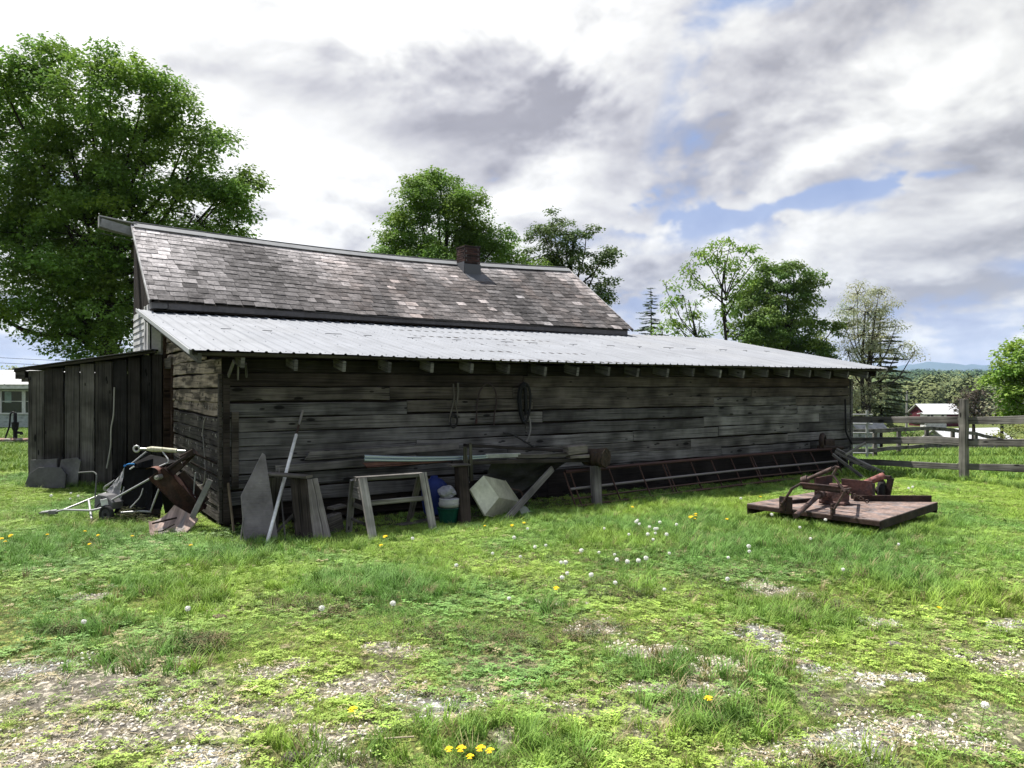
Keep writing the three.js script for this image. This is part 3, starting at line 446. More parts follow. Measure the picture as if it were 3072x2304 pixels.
// ---------- things along the long wall ----------
const S = (s, y, w) => V(s, y, w);
const gy = (s, w) => { const p = toW(s, 0, w); return groundY(p.x, -p.z); };
const paleWood = wood(0.36, 0.35, 0.345), greyWood = wood(0.23, 0.225, 0.22), midWood = wood(0.13, 0.122, 0.115), ply = plain(0.215, 0.2, 0.2, { bumpMap: woodBump, bumpScale: 0.003 }), mossy = wood(0.10, 0.10, 0.075);
const steel = plain(0.38, 0.385, 0.39, { roughness: 0.45, metalness: 0.4 }), iron = rust(0.10, 0.075, 0.065), brownIron = rust(0.10, 0.066, 0.058), redIron = rust(0.085, 0.055, 0.055), darkIron = rust(0.055, 0.045, 0.042);
{
  const r = RNG(61);
  // plywood offcut with a pointed top
  { const g = slab([[0, -0.03], [0.0, 0.47], [0.245, 0.90], [0.27, 0.88], [0.335, -0.03]], 0.014); g.rotateX(-0.30); g.translate(0.02, 0.02, 0.90); single('plywood_board', g, ply, 'tall plywood panel with a pointed top leaning near the shed corner', 'panel', [0.2, 0, 0.9], 'shed'); }
  // white pole with a grey tip, and the thin lath crossing behind it
  { const t = thing('white_pole', 'long white pole with a grey tip leaning on the wall beside the plywood panel', 'pole', [0.17, 0, 1.16], 'shed');
    const a = S(0.17, 0.01, 1.16), b = S(0.885, 1.30, 0.03), m = a.clone().lerp(b, 0.80), m2 = a.clone().lerp(b, 0.88);
    part('shaft', beam(a, m, 0.034, 0.03, { rng: r }), plain(0.8, 0.8, 0.8), t); part('collar', beam(m, m2, 0.022, 0.022, { rng: r }), darkIron, t); part('tip', beam(m2, b, 0.03, 0.024, { rng: r }), greyWood, t); }
  single('thin_lath', beam(S(0.38, 0.0, 1.10), S(0.60, 0.66, 0.06), 0.03, 0.014, { rng: r }), greyWood, 'thin grey lath leaning crosswise behind the white pole', 'lath', [0.38, 0, 1.1], 'shed');
  single('wooden_stake', beam(S(0.05, 0, 0.32), S(0.045, 0.52, 0.06), 0.035, 0.022, { rng: r }), wood(0.2, 0.165, 0.12), 'short tan wooden stake leaning right at the shed corner', 'stake', [0.05, 0, 0.3], 'shed');
  single('grey_stick', beam(S(-0.05, -0.02, 1.0), S(0.02, 0.26, 0.88), 0.02, 0.014, { rng: r }), greyWood, 'short grey stick propped against the foot of the plywood panel', 'stick', [-0.05, 0, 1], 'shed');
  single('cross_stick', beam(S(0.40, 0.06, 0.72), S(0.72, 0.33, 0.65), 0.028, 0.02, { rng: r }), midWood, 'short dark stick slanting behind the thin lath and the plank trestle', 'stick', [0.5, 0, 0.7], 'shed');
  // trestle with plank legs
  { const t = thing('plank_trestle', 'weathered trestle with one dark and one pale wide plank leg', 'trestle', [0.65, 0, 0.95], 'shed');
    part('top_plank', beam(S(0.33, 0.66, 0.60), S(0.66, 0.645, 0.98), 0.03, 0.13, { rng: r }), midWood, t);
    part('leg', beam(S(0.60, -0.03, 1.0), S(0.585, 0.63, 0.86), 0.17, 0.04, { rng: r, up: V(1, 0, 0) }), wood(0.05, 0.043, 0.04), t);
    part('leg', beam(S(0.80, -0.02, 0.97), S(0.73, 0.60, 0.82), 0.20, 0.03, { rng: r, up: V(1, 0, 0), taper: 0.7 }), wood(0.28, 0.265, 0.26), t);
    part('leg', beam(S(0.42, -0.02, 0.42), S(0.40, 0.62, 0.60), 0.14, 0.03, { rng: r, up: V(1, 0, 0) }), midWood, t); }
  single('block_of_wood', [beam(S(0.93, 0.06, 0.72), S(1.10, 0.10, 0.66), 0.20, 0.12, { rng: r }), beam(S(1.0, 0.24, 0.66), S(1.16, 0.255, 0.62), 0.03, 0.14, { rng: r })], midWood, 'low block of old wood with a small cap board, between trestle and sawhorse', 'block', [1.03, 0, 0.7], 'shed');
  // sawhorse
  { const t = thing('sawhorse', 'grey open sawhorse with four splayed legs and a low rail', 'sawhorse', [1.6, 0, 1.05], 'shed');
    const tp = (s) => S(s, 0.60, 1.05);
    part('top_beam', beam(tp(1.13), tp(1.93), 0.045, 0.10, { rng: r }), greyWood, t);
    part('leg', beam(S(1.215, -0.03, 1.36), S(1.19, 0.61, 1.12), 0.085, 0.045, { rng: r, up: V(1, 0, 0) }), paleWood, t);
    part('leg', beam(S(1.965, -0.03, 1.26), S(1.905, 0.625, 1.11), 0.08, 0.045, { rng: r, up: V(1, 0, 0) }), paleWood, t);
    part('leg', beam(S(1.18, -0.02, 0.74), S(1.14, 0.58, 0.98), 0.07, 0.035, { rng: r, up: V(1, 0, 0) }), greyWood, t);
    part('leg', beam(S(2.0, -0.02, 0.55), S(1.93, 0.58, 0.98), 0.07, 0.035, { rng: r, up: V(1, 0, 0) }), midWood, t);
    part('gusset', slab([[-0.12, 0], [0.11, 0], [0.07, 0.20], [-0.06, 0.20]], 0.016).rotateY(Math.PI / 2).translate(1.145, 0.39, 1.06), greyWood, t);
    part('end_rail', [beam(S(1.18, 0.30, 0.87), S(1.20, 0.29, 1.22), 0.05, 0.018, { rng: r }), beam(S(1.19, 0.13, 0.8), S(1.215, 0.12, 1.28), 0.03, 0.018, { rng: r })], midWood, t);
    part('low_rail', beam(S(1.22, 0.345, 1.17), S(1.93, 0.345, 1.15), 0.055, 0.022, { rng: r }), greyWood, t); }
  single('ground_board', [beam(S(1.75, 0.0, 0.8), S(2.3, 0.02, 0.7), 0.03, 0.1, { rng: r })], midWood, 'dark board lying on the ground behind the sawhorse legs', 'board', [1.9, 0, 0.75], 'shed');
  // barrel, white tub and green bucket
  { const g = lathe([[0, 0], [0.13, 0], [0.15, 0.03], [0.165, 0.16], [0.168, 0.25], [0.15, 0.36], [0.10, 0.42], [0.05, 0.44], [0.045, 0.47], [0, 0.47]]); g.rotateZ(0.06); g.translate(2.42, 0.02, 0.42); single('blue_drum', g, plain(0.02, 0.035, 0.16, { roughness: 0.5 }), 'rounded dark blue plastic drum half hidden behind the sawhorse', 'drum', [2.42, 0, 0.42], 'shed'); }
  { const t = thing('green_bucket', 'dark green bucket standing between the sawhorse and the brown post', 'bucket', [2.33, 0, 0.92], 'shed');
    part('pail', lathe([[0, 0.01], [0.10, 0.0], [0.105, 0.01], [0.125, 0.16], [0.13, 0.165], [0.122, 0.165], [0.1, 0.02], [0, 0.02]]).translate(2.33, 0.0, 0.92), plain(0.012, 0.085, 0.055, { roughness: 0.45 }), t); part('rim', lathe([[0.122, 0.16], [0.136, 0.16], [0.136, 0.178], [0.122, 0.178], [0.122, 0.16]]).translate(2.33, 0, 0.92), plain(0.012, 0.07, 0.05), t); }
  { const g = lathe([[0, 0.165], [0.118, 0.165], [0.124, 0.20], [0.128, 0.215], [0.118, 0.225], [0.122, 0.262], [0.118, 0.272], [0, 0.275]]); g.translate(2.34, 0.012, 0.92); single('white_tub', g, plain(0.42, 0.42, 0.43), 'stack of white plastic lids set on the green bucket', 'tub', [2.34, 0.17, 0.92], 'shed'); }
  { const g = new THREE.IcosahedronGeometry(0.10, 3), p = g.attributes.position; for (let i = 0; i < p.count; i++) { const x = p.getX(i), y = p.getY(i), z = p.getZ(i), k = 0.8 + 0.5 * vn(x * 22 + 50, y * 22 + z * 17 + 50); p.setXYZ(i, x * k * 1.05, y * k * 0.75, z * k); } g.computeVertexNormals(); g.translate(2.33, 0.355, 0.9); single('plastic_bag', ni(g), plain(0.26, 0.26, 0.29, { roughness: 0.4 }), 'crumpled pale plastic bag lying on top of the white lids', 'bag', [2.33, 0.28, 0.9], 'shed'); }
  // the rack: post with forked upright, post at the right, poles and boards across
  { const t = thing('brown_post', 'thick dark brown post with a cap board and a forked upright beside it', 'post', [2.45, 0, 1.1], 'shed');
    part('shaft', beam(S(2.45, -0.04, 1.08), S(2.54, 0.64, 0.84), 0.135, 0.12, { rng: r, up: V(1, 0, 0), jitter: 0.012 }), wood(0.062, 0.05, 0.044), t);
    part('cap_board', beam(S(2.38, 0.655, 0.84), S(2.62, 0.655, 0.86), 0.022, 0.16, { rng: r }), midWood, t);
    part('fork', [beam(S(2.63, 0.52, 0.80), S(2.615, 0.86, 0.80), 0.07, 0.035, { rng: r, up: V(1, 0, 0), taper: 0.6, jitter: 0.012 }), beam(S(2.715, 0.44, 0.78), S(2.72, 0.90, 0.74), 0.05, 0.035, { rng: r, up: V(1, 0, 0), taper: 0.55, jitter: 0.01 })], mossy, t); }
  { const t = thing('grey_post', 'square grey post holding up the right end of the pole rack', 'post', [4.52, 0, 0.95], 'shed'); part('shaft', beam(S(4.52, -0.03, 0.95), S(4.57, 0.52, 0.84), 0.115, 0.10, { rng: r, up: V(1, 0, 0), jitter: 0.01 }), greyWood, t); }
  single('top_board', beam(S(2.78, 0.855, 0.5), S(4.35, 0.715, 0.62), 0.035, 0.1, { rng: r }), wood(0.04, 0.036, 0.034), 'dark narrow board slanting down from the forked upright to the log', 'board', [3.5, 0.75, 0.55], 'shed');
  single('metal_strip', (() => { const P = [], U = [], prof = [[-0.036, 0], [-0.026, 0.016], [-0.011, 0.016], [0, 0.0], [0.011, 0.016], [0.026, 0.016], [0.036, 0]], n = 16; for (let i = 0; i < n; i++) for (let k = 0; k < 6; k++) { const at = (ii, kk) => { const q = ii / n; return [lerp(1.36, 2.98, q), 0.785 - 0.065 * q - 0.02 * Math.sin(q * 3.1) + prof[kk][0] * (1 - q * 0.35), 0.74 + prof[kk][1] - q * 0.03]; }; const a = at(i, k), b = at(i + 1, k), c = at(i + 1, k + 1), d = at(i, k + 1); P.push(...a, ...b, ...c, ...a, ...c, ...d); for (const q of [a, b, c, a, c, d]) U.push(q[0], q[1]); } return raw(P, U); })(), std({ color: C(0.36, 0.42, 0.48), roughness: 0.3, metalness: 0.65, side: THREE.DoubleSide }), 'long shiny bluish metal strip lying on the rack', 'strip', [2.1, 0.75, 0.74], 'shed');
  single('metal_sleeve', beam(S(2.95, 0.725, 0.71), S(3.46, 0.715, 0.71), 0.055, 0.03, { rng: r, jitter: 0.002 }), steel, 'short shiny metal sleeve at the middle of the rack', 'sleeve', [3.2, 0.72, 0.71], 'shed');
  single('red_board', beam(S(1.40, 0.695, 0.66), S(2.55, 0.705, 0.66), 0.06, 0.022, { rng: r, skew0: -0.06 }), wood(0.19, 0.10, 0.09), 'faded red board under the shiny metal strip', 'board', [2, 0.68, 0.66], 'shed');
  single('grey_pole', beam(S(3.42, 0.70, 0.70), S(4.42, 0.70, 0.74), 0.055, 0.05, { rng: r, bow: -0.012 }), midWood, 'grey pole reaching from the metal sleeve to the log', 'pole', [3.9, 0.7, 0.7], 'shed');
  single('rack_pole', beam(S(2.5, 0.665, 0.68), S(4.55, 0.60, 0.76), 0.05, 0.06, { rng: r }), wood(0.05, 0.045, 0.042), 'dark pole lying lowest on the rack', 'pole', [3.5, 0.63, 0.7], 'shed');
  { const t = thing('log_end', 'short rusty brown log resting on top of the grey post', 'log', [4.6, 0.52, 0.84], 'shed');
    const g = new THREE.CylinderGeometry(0.125, 0.115, 0.32, 14, 3), p = g.attributes.position; for (let i = 0; i < p.count; i++) { const k = 1 + (vn(p.getX(i) * 16 + 20, p.getZ(i) * 16 + p.getY(i) * 5 + 20) - 0.5) * 0.35; p.setX(i, p.getX(i) * k); p.setZ(i, p.getZ(i) * k); } g.rotateX(Math.PI / 2); g.rotateY(0.35); g.computeVertexNormals(); g.translate(4.62, 0.63, 0.80); part('trunk_piece', ni(g), rust(0.07, 0.058, 0.046, { bumpScale: 0.01 }), t); }
  single('grey_block', [beam(S(4.17, 0.735, 0.72), S(4.46, 0.75, 0.76), 0.12, 0.16, { rng: r, jitter: 0.03, chamfer: 0.012 }), beam(S(4.2, 0.655, 0.74), S(4.48, 0.66, 0.78), 0.04, 0.14, { rng: r })], wood(0.20, 0.185, 0.175), 'split grey block of wood sitting on the rack beside the log', 'block', [4.3, 0.7, 0.75], 'shed');
  // long boards on the wall foot
  single('long_plank', beam(S(0.56, 0.645, 0.07), S(2.3, 0.675, 0.10), 0.09, 0.025, { rng: r, step: 0.25, jitter: 0.008 }), wood(0.18, 0.178, 0.17), 'lower of two long grey planks fixed low on the wall above the trestle', 'plank', [1.4, 0.65, 0.1], 'shed');
  single('long_plank', beam(S(0.93, 0.775, 0.05), S(2.92, 0.81, 0.07), 0.095, 0.022, { rng: r, step: 0.25, jitter: 0.008, skew0: 0.06 }), wood(0.20, 0.197, 0.19), 'upper of two long grey planks low on the wall, its left end slanted', 'plank', [1.9, 0.79, 0.06], 'shed');
  // cream bin tipped over
  { const t = thing('cream_bin', 'cream plastic bin tipped on its corner beside the brown post', 'bin', [2.85, 0, 0.9], 'shed');
    const A = S(2.60, 0.36, 0.93), B = S(2.83, 0.51, 0.88), Cc = S(3.02, 0.235, 0.92), D = S(2.77, 0.045, 0.99), dp = S(0.46, -0.12, -0.26);
    const face = (a, b, c, d, t0) => { const P = [], U = [], q = (x, y, z, w) => { for (const v of [x, y, z, x, z, w]) { P.push(v.x, v.y, v.z); U.push(v.x, v.y); } }; const n = b.clone().sub(a).cross(d.clone().sub(a)).normalize().multiplyScalar(t0); const [e, f, g, h] = [a, b, c, d].map((v) => v.clone().add(n)); q(a, b, c, d); q(e, h, g, f); q(a, e, f, b); q(b, f, g, c); q(c, g, h, d); q(d, h, e, a); return raw(P, U); };
    const m = plain(0.40, 0.40, 0.30, { roughness: 0.5 }), [a, b, c, d] = [A, B, Cc, D].map((v) => v.clone().add(dp));
    part('end_panel', face(A, B, Cc, D, 0.012), plain(0.62, 0.62, 0.51, { roughness: 0.5 }), t);
    part('side_panel', face(D, Cc, c, d, 0.010), m, t); part('side_panel', face(Cc, B, b, c, 0.010), m, t); part('side_panel', face(A, D, d, a, 0.010), m, t);
    part('rim', [pipe([c, b], 0.012), pipe([d, c], 0.012), pipe([a, d], 0.012)], m, t); }
  single('crate_scrap', [beam(S(2.72, 0.42, 0.72), S(2.60, 0.50, 0.7), 0.05, 0.03, { rng: r }), beam(S(2.62, 0.55, 0.7), S(2.76, 0.46, 0.72), 0.05, 0.02, { rng: r })], greyWood, 'broken scrap of grey wood above the cream bin', 'scrap', [2.66, 0.45, 0.7], 'shed');
  single('diagonal_brace', beam(S(2.98, 0.0, 1.14), S(4.03, 0.50, 0.62), 0.085, 0.03, { rng: r, up: V(0, 1, -0.3) }), greyWood, 'grey plank slanting up from the ground across the cream bin', 'plank', [3.0, 0, 1.14], 'shed');
  // drooping screen behind the brace
  { const P = [], U = [], n = 14; const at = (i, k) => { const a = i / n, b = k / n; const top = S(lerp(3.1, 4.5, a), 0.66 - 0.02 * a, 0.60), bot = S(lerp(3.0, 4.35, Math.pow(a, 0.7)), lerp(0.10, 0.55, Math.pow(a, 1.3)), 0.42); return top.lerp(bot, b).add(V(0, 0, (vn(a * 6 + 3, b * 4 + 3) - 0.5) * 0.12)); };
    for (let i = 0; i < n; i++) for (let k = 0; k < n; k++) { const q = [at(i, k), at(i, k + 1), at(i + 1, k + 1), at(i, k), at(i + 1, k + 1), at(i + 1, k)]; for (const v of q) { P.push(v.x, v.y, v.z); U.push(v.x, v.y); } }
    single('screen_sheet', raw(P, U), std({ color: C(0.045, 0.045, 0.042), map: smoothMap, side: THREE.DoubleSide }), 'dark drooping sheet hanging from the rack behind the slanting plank', 'sheet', [3.7, 0.5, 0.5], 'shed'); }
  single('bent_rod', pipe([S(3.05, 0.36, 0.55), S(3.55, 0.24, 0.62), S(3.56, 0.10, 0.64)], 0.012), iron, 'thin bent iron rod under the rack behind the cream bin', 'rod', [3.3, 0.2, 0.6], 'shed');
  single('crumpled_scrap', slab([[0, 0], [0.14, 0.02], [0.12, 0.09], [0.02, 0.14]], 0.01).rotateX(-0.7).translate(3.30, 0.01, 0.98), plain(0.26, 0.29, 0.25), 'small pale scrap lying at the foot of the slanting plank', 'scrap', [3.35, 0, 0.95], 'shed');
  // ropes and straps on the wall
  { const t = thing('halter', 'looped leather strap hanging leftmost of three on the wall, with a buckle ring', 'strap', [2.86, 1.62, 0.03], 'shed');
    part('strap_loop', [hose([S(2.86, 1.62, 0.04), S(2.865, 1.42, 0.05), S(2.81, 1.20, 0.05), S(2.80, 1.12, 0.05)], 0.010), hose([S(2.86, 1.62, 0.05), S(2.87, 1.42, 0.06), S(2.915, 1.24, 0.05), S(2.92, 1.13, 0.05)], 0.008), hose([S(2.93, 1.63, 0.04), S(2.925, 1.5, 0.05), S(2.91, 1.36, 0.05)], 0.016)], plain(0.13, 0.12, 0.105), t);
    part('ring', (() => { const g = new THREE.TorusGeometry(0.055, 0.012, 7, 24); g.scale(1, 1.5, 1); return ni(g).translate(2.862, 1.14, 0.05); })(), plain(0.03, 0.03, 0.03), t); }
  { const t = thing('thin_rope', 'thin dark reddish rope looped in the middle of the three hangings', 'rope', [3.4, 1.62, 0.03], 'shed');
    part('loop', hose([S(3.21, 1.12, 0.04), S(3.22, 1.36, 0.04), S(3.27, 1.54, 0.05), S(3.38, 1.63, 0.05), S(3.49, 1.54, 0.05), S(3.52, 1.36, 0.04), S(3.485, 1.2, 0.04), S(3.48, 1.06, 0.04)], 0.009), plain(0.06, 0.045, 0.045), t); part('hook', rod(S(3.21, 1.15, 0.04), S(3.2, 1.09, 0.05), 0.016), redIron, t); }
  { const t = thing('hose_coil', 'black hose coil hanging rightmost of three on the wall, with a pale rope end', 'hose', [3.97, 1.62, 0.03], 'shed');
    const ring = (dx, w, h, z) => hose(Array.from({ length: 14 }, (_, i) => { const a = (i / 14) * Math.PI * 2; return S(3.965 + dx + Math.sin(a) * w * (0.8 + 0.2 * Math.cos(a)), 1.355 + Math.cos(a) * h, z); }), 0.014, 60, true);
    part('coil', [ring(0, 0.125, 0.275, 0.05), ring(0.01, 0.10, 0.25, 0.065), ring(-0.01, 0.11, 0.27, 0.075), hose([S(3.96, 1.63, 0.05), S(3.975, 1.5, 0.06), S(3.99, 1.3, 0.05), S(4.0, 1.2, 0.04)], 0.022)], plain(0.025, 0.026, 0.028), t);
    part('rope_end', hose([S(4.03, 1.19, 0.05), S(4.05, 1.1, 0.06), S(4.055, 0.98, 0.06), S(4.02, 0.86, 0.05), S(3.97, 0.80, 0.05)], 0.013), plain(0.24, 0.235, 0.225), t); }
  single('loose_hose', hose([S(3.63, 0.955, 0.04), S(3.74, 0.94, 0.05), S(3.9, 0.86, 0.06), S(4.02, 0.79, 0.08), S(4.1, 0.74, 0.1)], 0.013), plain(0.05, 0.05, 0.048), 'loose end of dark hose drooping below the hose coil', 'hose', [3.85, 0.85, 0.05], 'shed');
  // pipe panel lying against the foot of the wall
  { const t = thing('feeder_rack', 'long rusty red pipe feeding rack leaning along the foot of the wall', 'feeding rack', [7.2, 0, 0.7], 'shed');
    const pt = (s, f) => { const w = lerp(0.96, 0.55, smoothstep(s, 4, 9)); return S(s, lerp(0.035, 0.455, f), w - 0.24 * f); };
    for (const [f, rr, m] of [[1, 0.026, redIron], [0.5, 0.018, steel], [0.22, 0.013, iron], [0.0, 0.018, brownIron]]) part('rail', pipe([pt(4.16, f), pt(6.2, f).add(V(0, 0.01, 0)), pt(8.2, f), pt(10.4, f)], rr, 0.3), m === steel ? plain(0.24, 0.22, 0.22, { roughness: 0.5, metalness: 0.3 }) : m, t);
    const xs = [4.16, 4.26, 4.95, 5.55, 6.05, 6.12, 6.7, 7.2, 7.7, 8.2, 8.26, 8.8, 9.3, 9.8, 10.38];
    for (const s of xs) part('upright', pipe([pt(s, -0.03), pt(s - 0.01, 0.6), pt(s - 0.015, 1.0)], 0.011, 0.1, 6), brownIron, t); }
  single('dark_baseboard', [beam(S(4.3, 0.22, 0.12), S(10.9, 0.24, 0.12), 0.40, 0.03, { rng: r }), beam(S(2.9, 0.2, 0.1), S(4.3, 0.2, 0.11), 0.3, 0.03, { rng: r })], wood(0.022, 0.019, 0.019), 'black boards along the foot of the wall behind the pipe rack', 'boards', [7, 0, 0.12], 'shed');
  // far corner clutter
  { const t = thing('old_pulley', 'dark rusty pulley lump on the wall foot at the far corner', 'pulley', [10.3, 0.5, 0.25], 'shed'); part('wheel', ni(new THREE.TorusGeometry(0.11, 0.045, 8, 18)).rotateY(0.4).translate(10.2, 0.60, 0.28), darkIron, t); part('housing', box(0.26, 0.16, 0.12, 10.38, 0.55, 0.25, 0.02), darkIron, t); part('axle', rod(S(10.05, 0.5, 0.3), S(10.75, 0.46, 0.3), 0.035), darkIron, t); }
  single('black_pipe', pipe([S(11.2, 1.34, 0.05), S(11.2, 0.72, 0.06), S(11.32, 0.5, 0.1)], 0.016), plain(0.02, 0.02, 0.022), 'thin black pipe down the wall near the far corner', 'pipe', [11.2, 1, 0.05], 'shed');
  single('leaning_post', beam(S(10.8, 0.05, 1.05), S(10.55, 0.42, 0.3), 0.09, 0.08, { rng: r, jitter: 0.012 }), greyWood, 'heavy grey timber leaning down from the far corner behind the mower', 'timber', [10.9, 0.2, 1], 'shed');
  single('leaning_board', beam(S(10.1, 0.0, 1.2), S(10.1, 0.39, 0.55), 0.05, 0.03, { rng: r }), greyWood, 'narrow grey board leaning down towards the rusty mower', 'board', [10.2, 0.2, 1.3], 'shed');
  single('propped_stick', beam(S(9.95, 0.415, 0.9), S(10.75, 0.58, 0.75), 0.045, 0.03, { rng: r }), greyWood, 'short grey stick propped up at an angle by the far corner', 'stick', [10.3, 0.5, 0.8], 'shed');
  // thin wires on the end wall
  single('wire_loop', hose([S(-0.02, 1.22, -0.85), S(-0.03, 1.05, -0.95), S(-0.03, 0.9, -0.9), S(-0.03, 0.62, -0.8), S(-0.04, 0.45, -0.8), S(-0.06, 0.36, -1.2)], 0.006), plain(0.3, 0.29, 0.27), 'thin pale wire hanging on the end wall', 'wire', [-0.02, 0.8, -0.85], 'shed');
}

// ---------- near fence, running out from the far shed corner ----------
{
  const t = thing('board_fence', 'near three-board fence running out from the shed corner past the tall grey post', 'fence', [11.4, 0, 1.2], 'shed'), r = RNG(17), fw = [wood(0.20, 0.197, 0.192), wood(0.17, 0.168, 0.165), wood(0.22, 0.216, 0.21)];
  const run = (w0, y0, w1, y1, h, m, o) => part('rail', beam(S(11.43, y0, w0), S(11.43, y1, w1), h, 0.028, { rng: r, jitter: 0.012, step: 0.3, ...o }), m, t);
  run(0.03, 0.95, 2.08, 1.02, 0.115, fw[0], { bow: -0.004 }); run(0.03, 0.545, 2.08, 0.655, 0.125, fw[2], { bow: 0.02, jitter: 0.02 }); run(0.03, 0.155, 2.08, 0.228, 0.105, fw[1], { jitter: 0.016 });
  run(2.0, 1.0, 5.0, 1.17, 0.12, fw[2], {}); run(2.0, 0.64, 5.0, 0.80, 0.125, fw[0], {}); run(2.0, 0.235, 5.0, 0.40, 0.115, fw[1], {});
  for (const [w, h] of [[2.11, 1.37], [5.0, 1.45]]) part('post', beam(S(11.40, -0.1, w), S(11.40, h, w), 0.12, 0.12, { rng: r, up: V(1, 0, 0), jitter: 0.014, chamfer: 0.012, step: 0.2 }), w < 3 ? wood(0.25, 0.245, 0.235) : fw[0], t);
}
// ---------- far fence across the sloping meadow, and the pipe gate ----------
{
  const t = thing('far_fence', 'farther rail fence on short posts crossing the sloping meadow', 'fence', [17, groundY(17, 32), -32]), r = RNG(23), m = wood(0.19, 0.186, 0.178);
  const q = [[848, 26.5], [875, 27.8], [899, 29], [927, 30.8], [953, 32.8], [976, 35], [998, 37.5], [1018, 40.5], [1040, 44]].map(([x, d]) => { const X = (x - 512) / 769 * d; return V(X, groundY(X, d), -d); });
  q.forEach((p, i) => part('post', beam(p.clone().add(V(0, -0.1, 0)), p.clone().add(V(0, 1.0, 0)), 0.13, 0.13, { rng: r, up: V(1, 0, 0) }), m, t));
  for (let i = 0; i < q.length - 1; i++) for (const [h, hh] of [[0.99, 0.15], [0.62, 0.10], [0.30, 0.14]]) part('rail', beam(q[i].clone().add(V(-0.02, h, 0.1)), q[i + 1].clone().add(V(0.02, h, 0.1)), hh, 0.04, { rng: r, jitter: 0.02, bow: (r() - 0.5) * 0.04 }), m, t);
  const g = thing('pipe_gate', 'grey pipe gate beside the pale tree beyond the shed corner', 'gate', [9.4, groundY(9.4, 21), -21]), gm = plain(0.36, 0.37, 0.36, { roughness: 0.5 }), b = groundY(9.4, 21);
  for (const h of [0.25, 0.5, 0.8, 1.05, 1.3]) part('bar', rod(V(8.4, b + h, -21), V(9.85, b + h - 0.02, -21), 0.02), gm, g);
  for (const x of [8.45, 9.7]) part('upright', rod(V(x, b, -21), V(x, b + 1.4, -21), 0.035), gm, g);
}

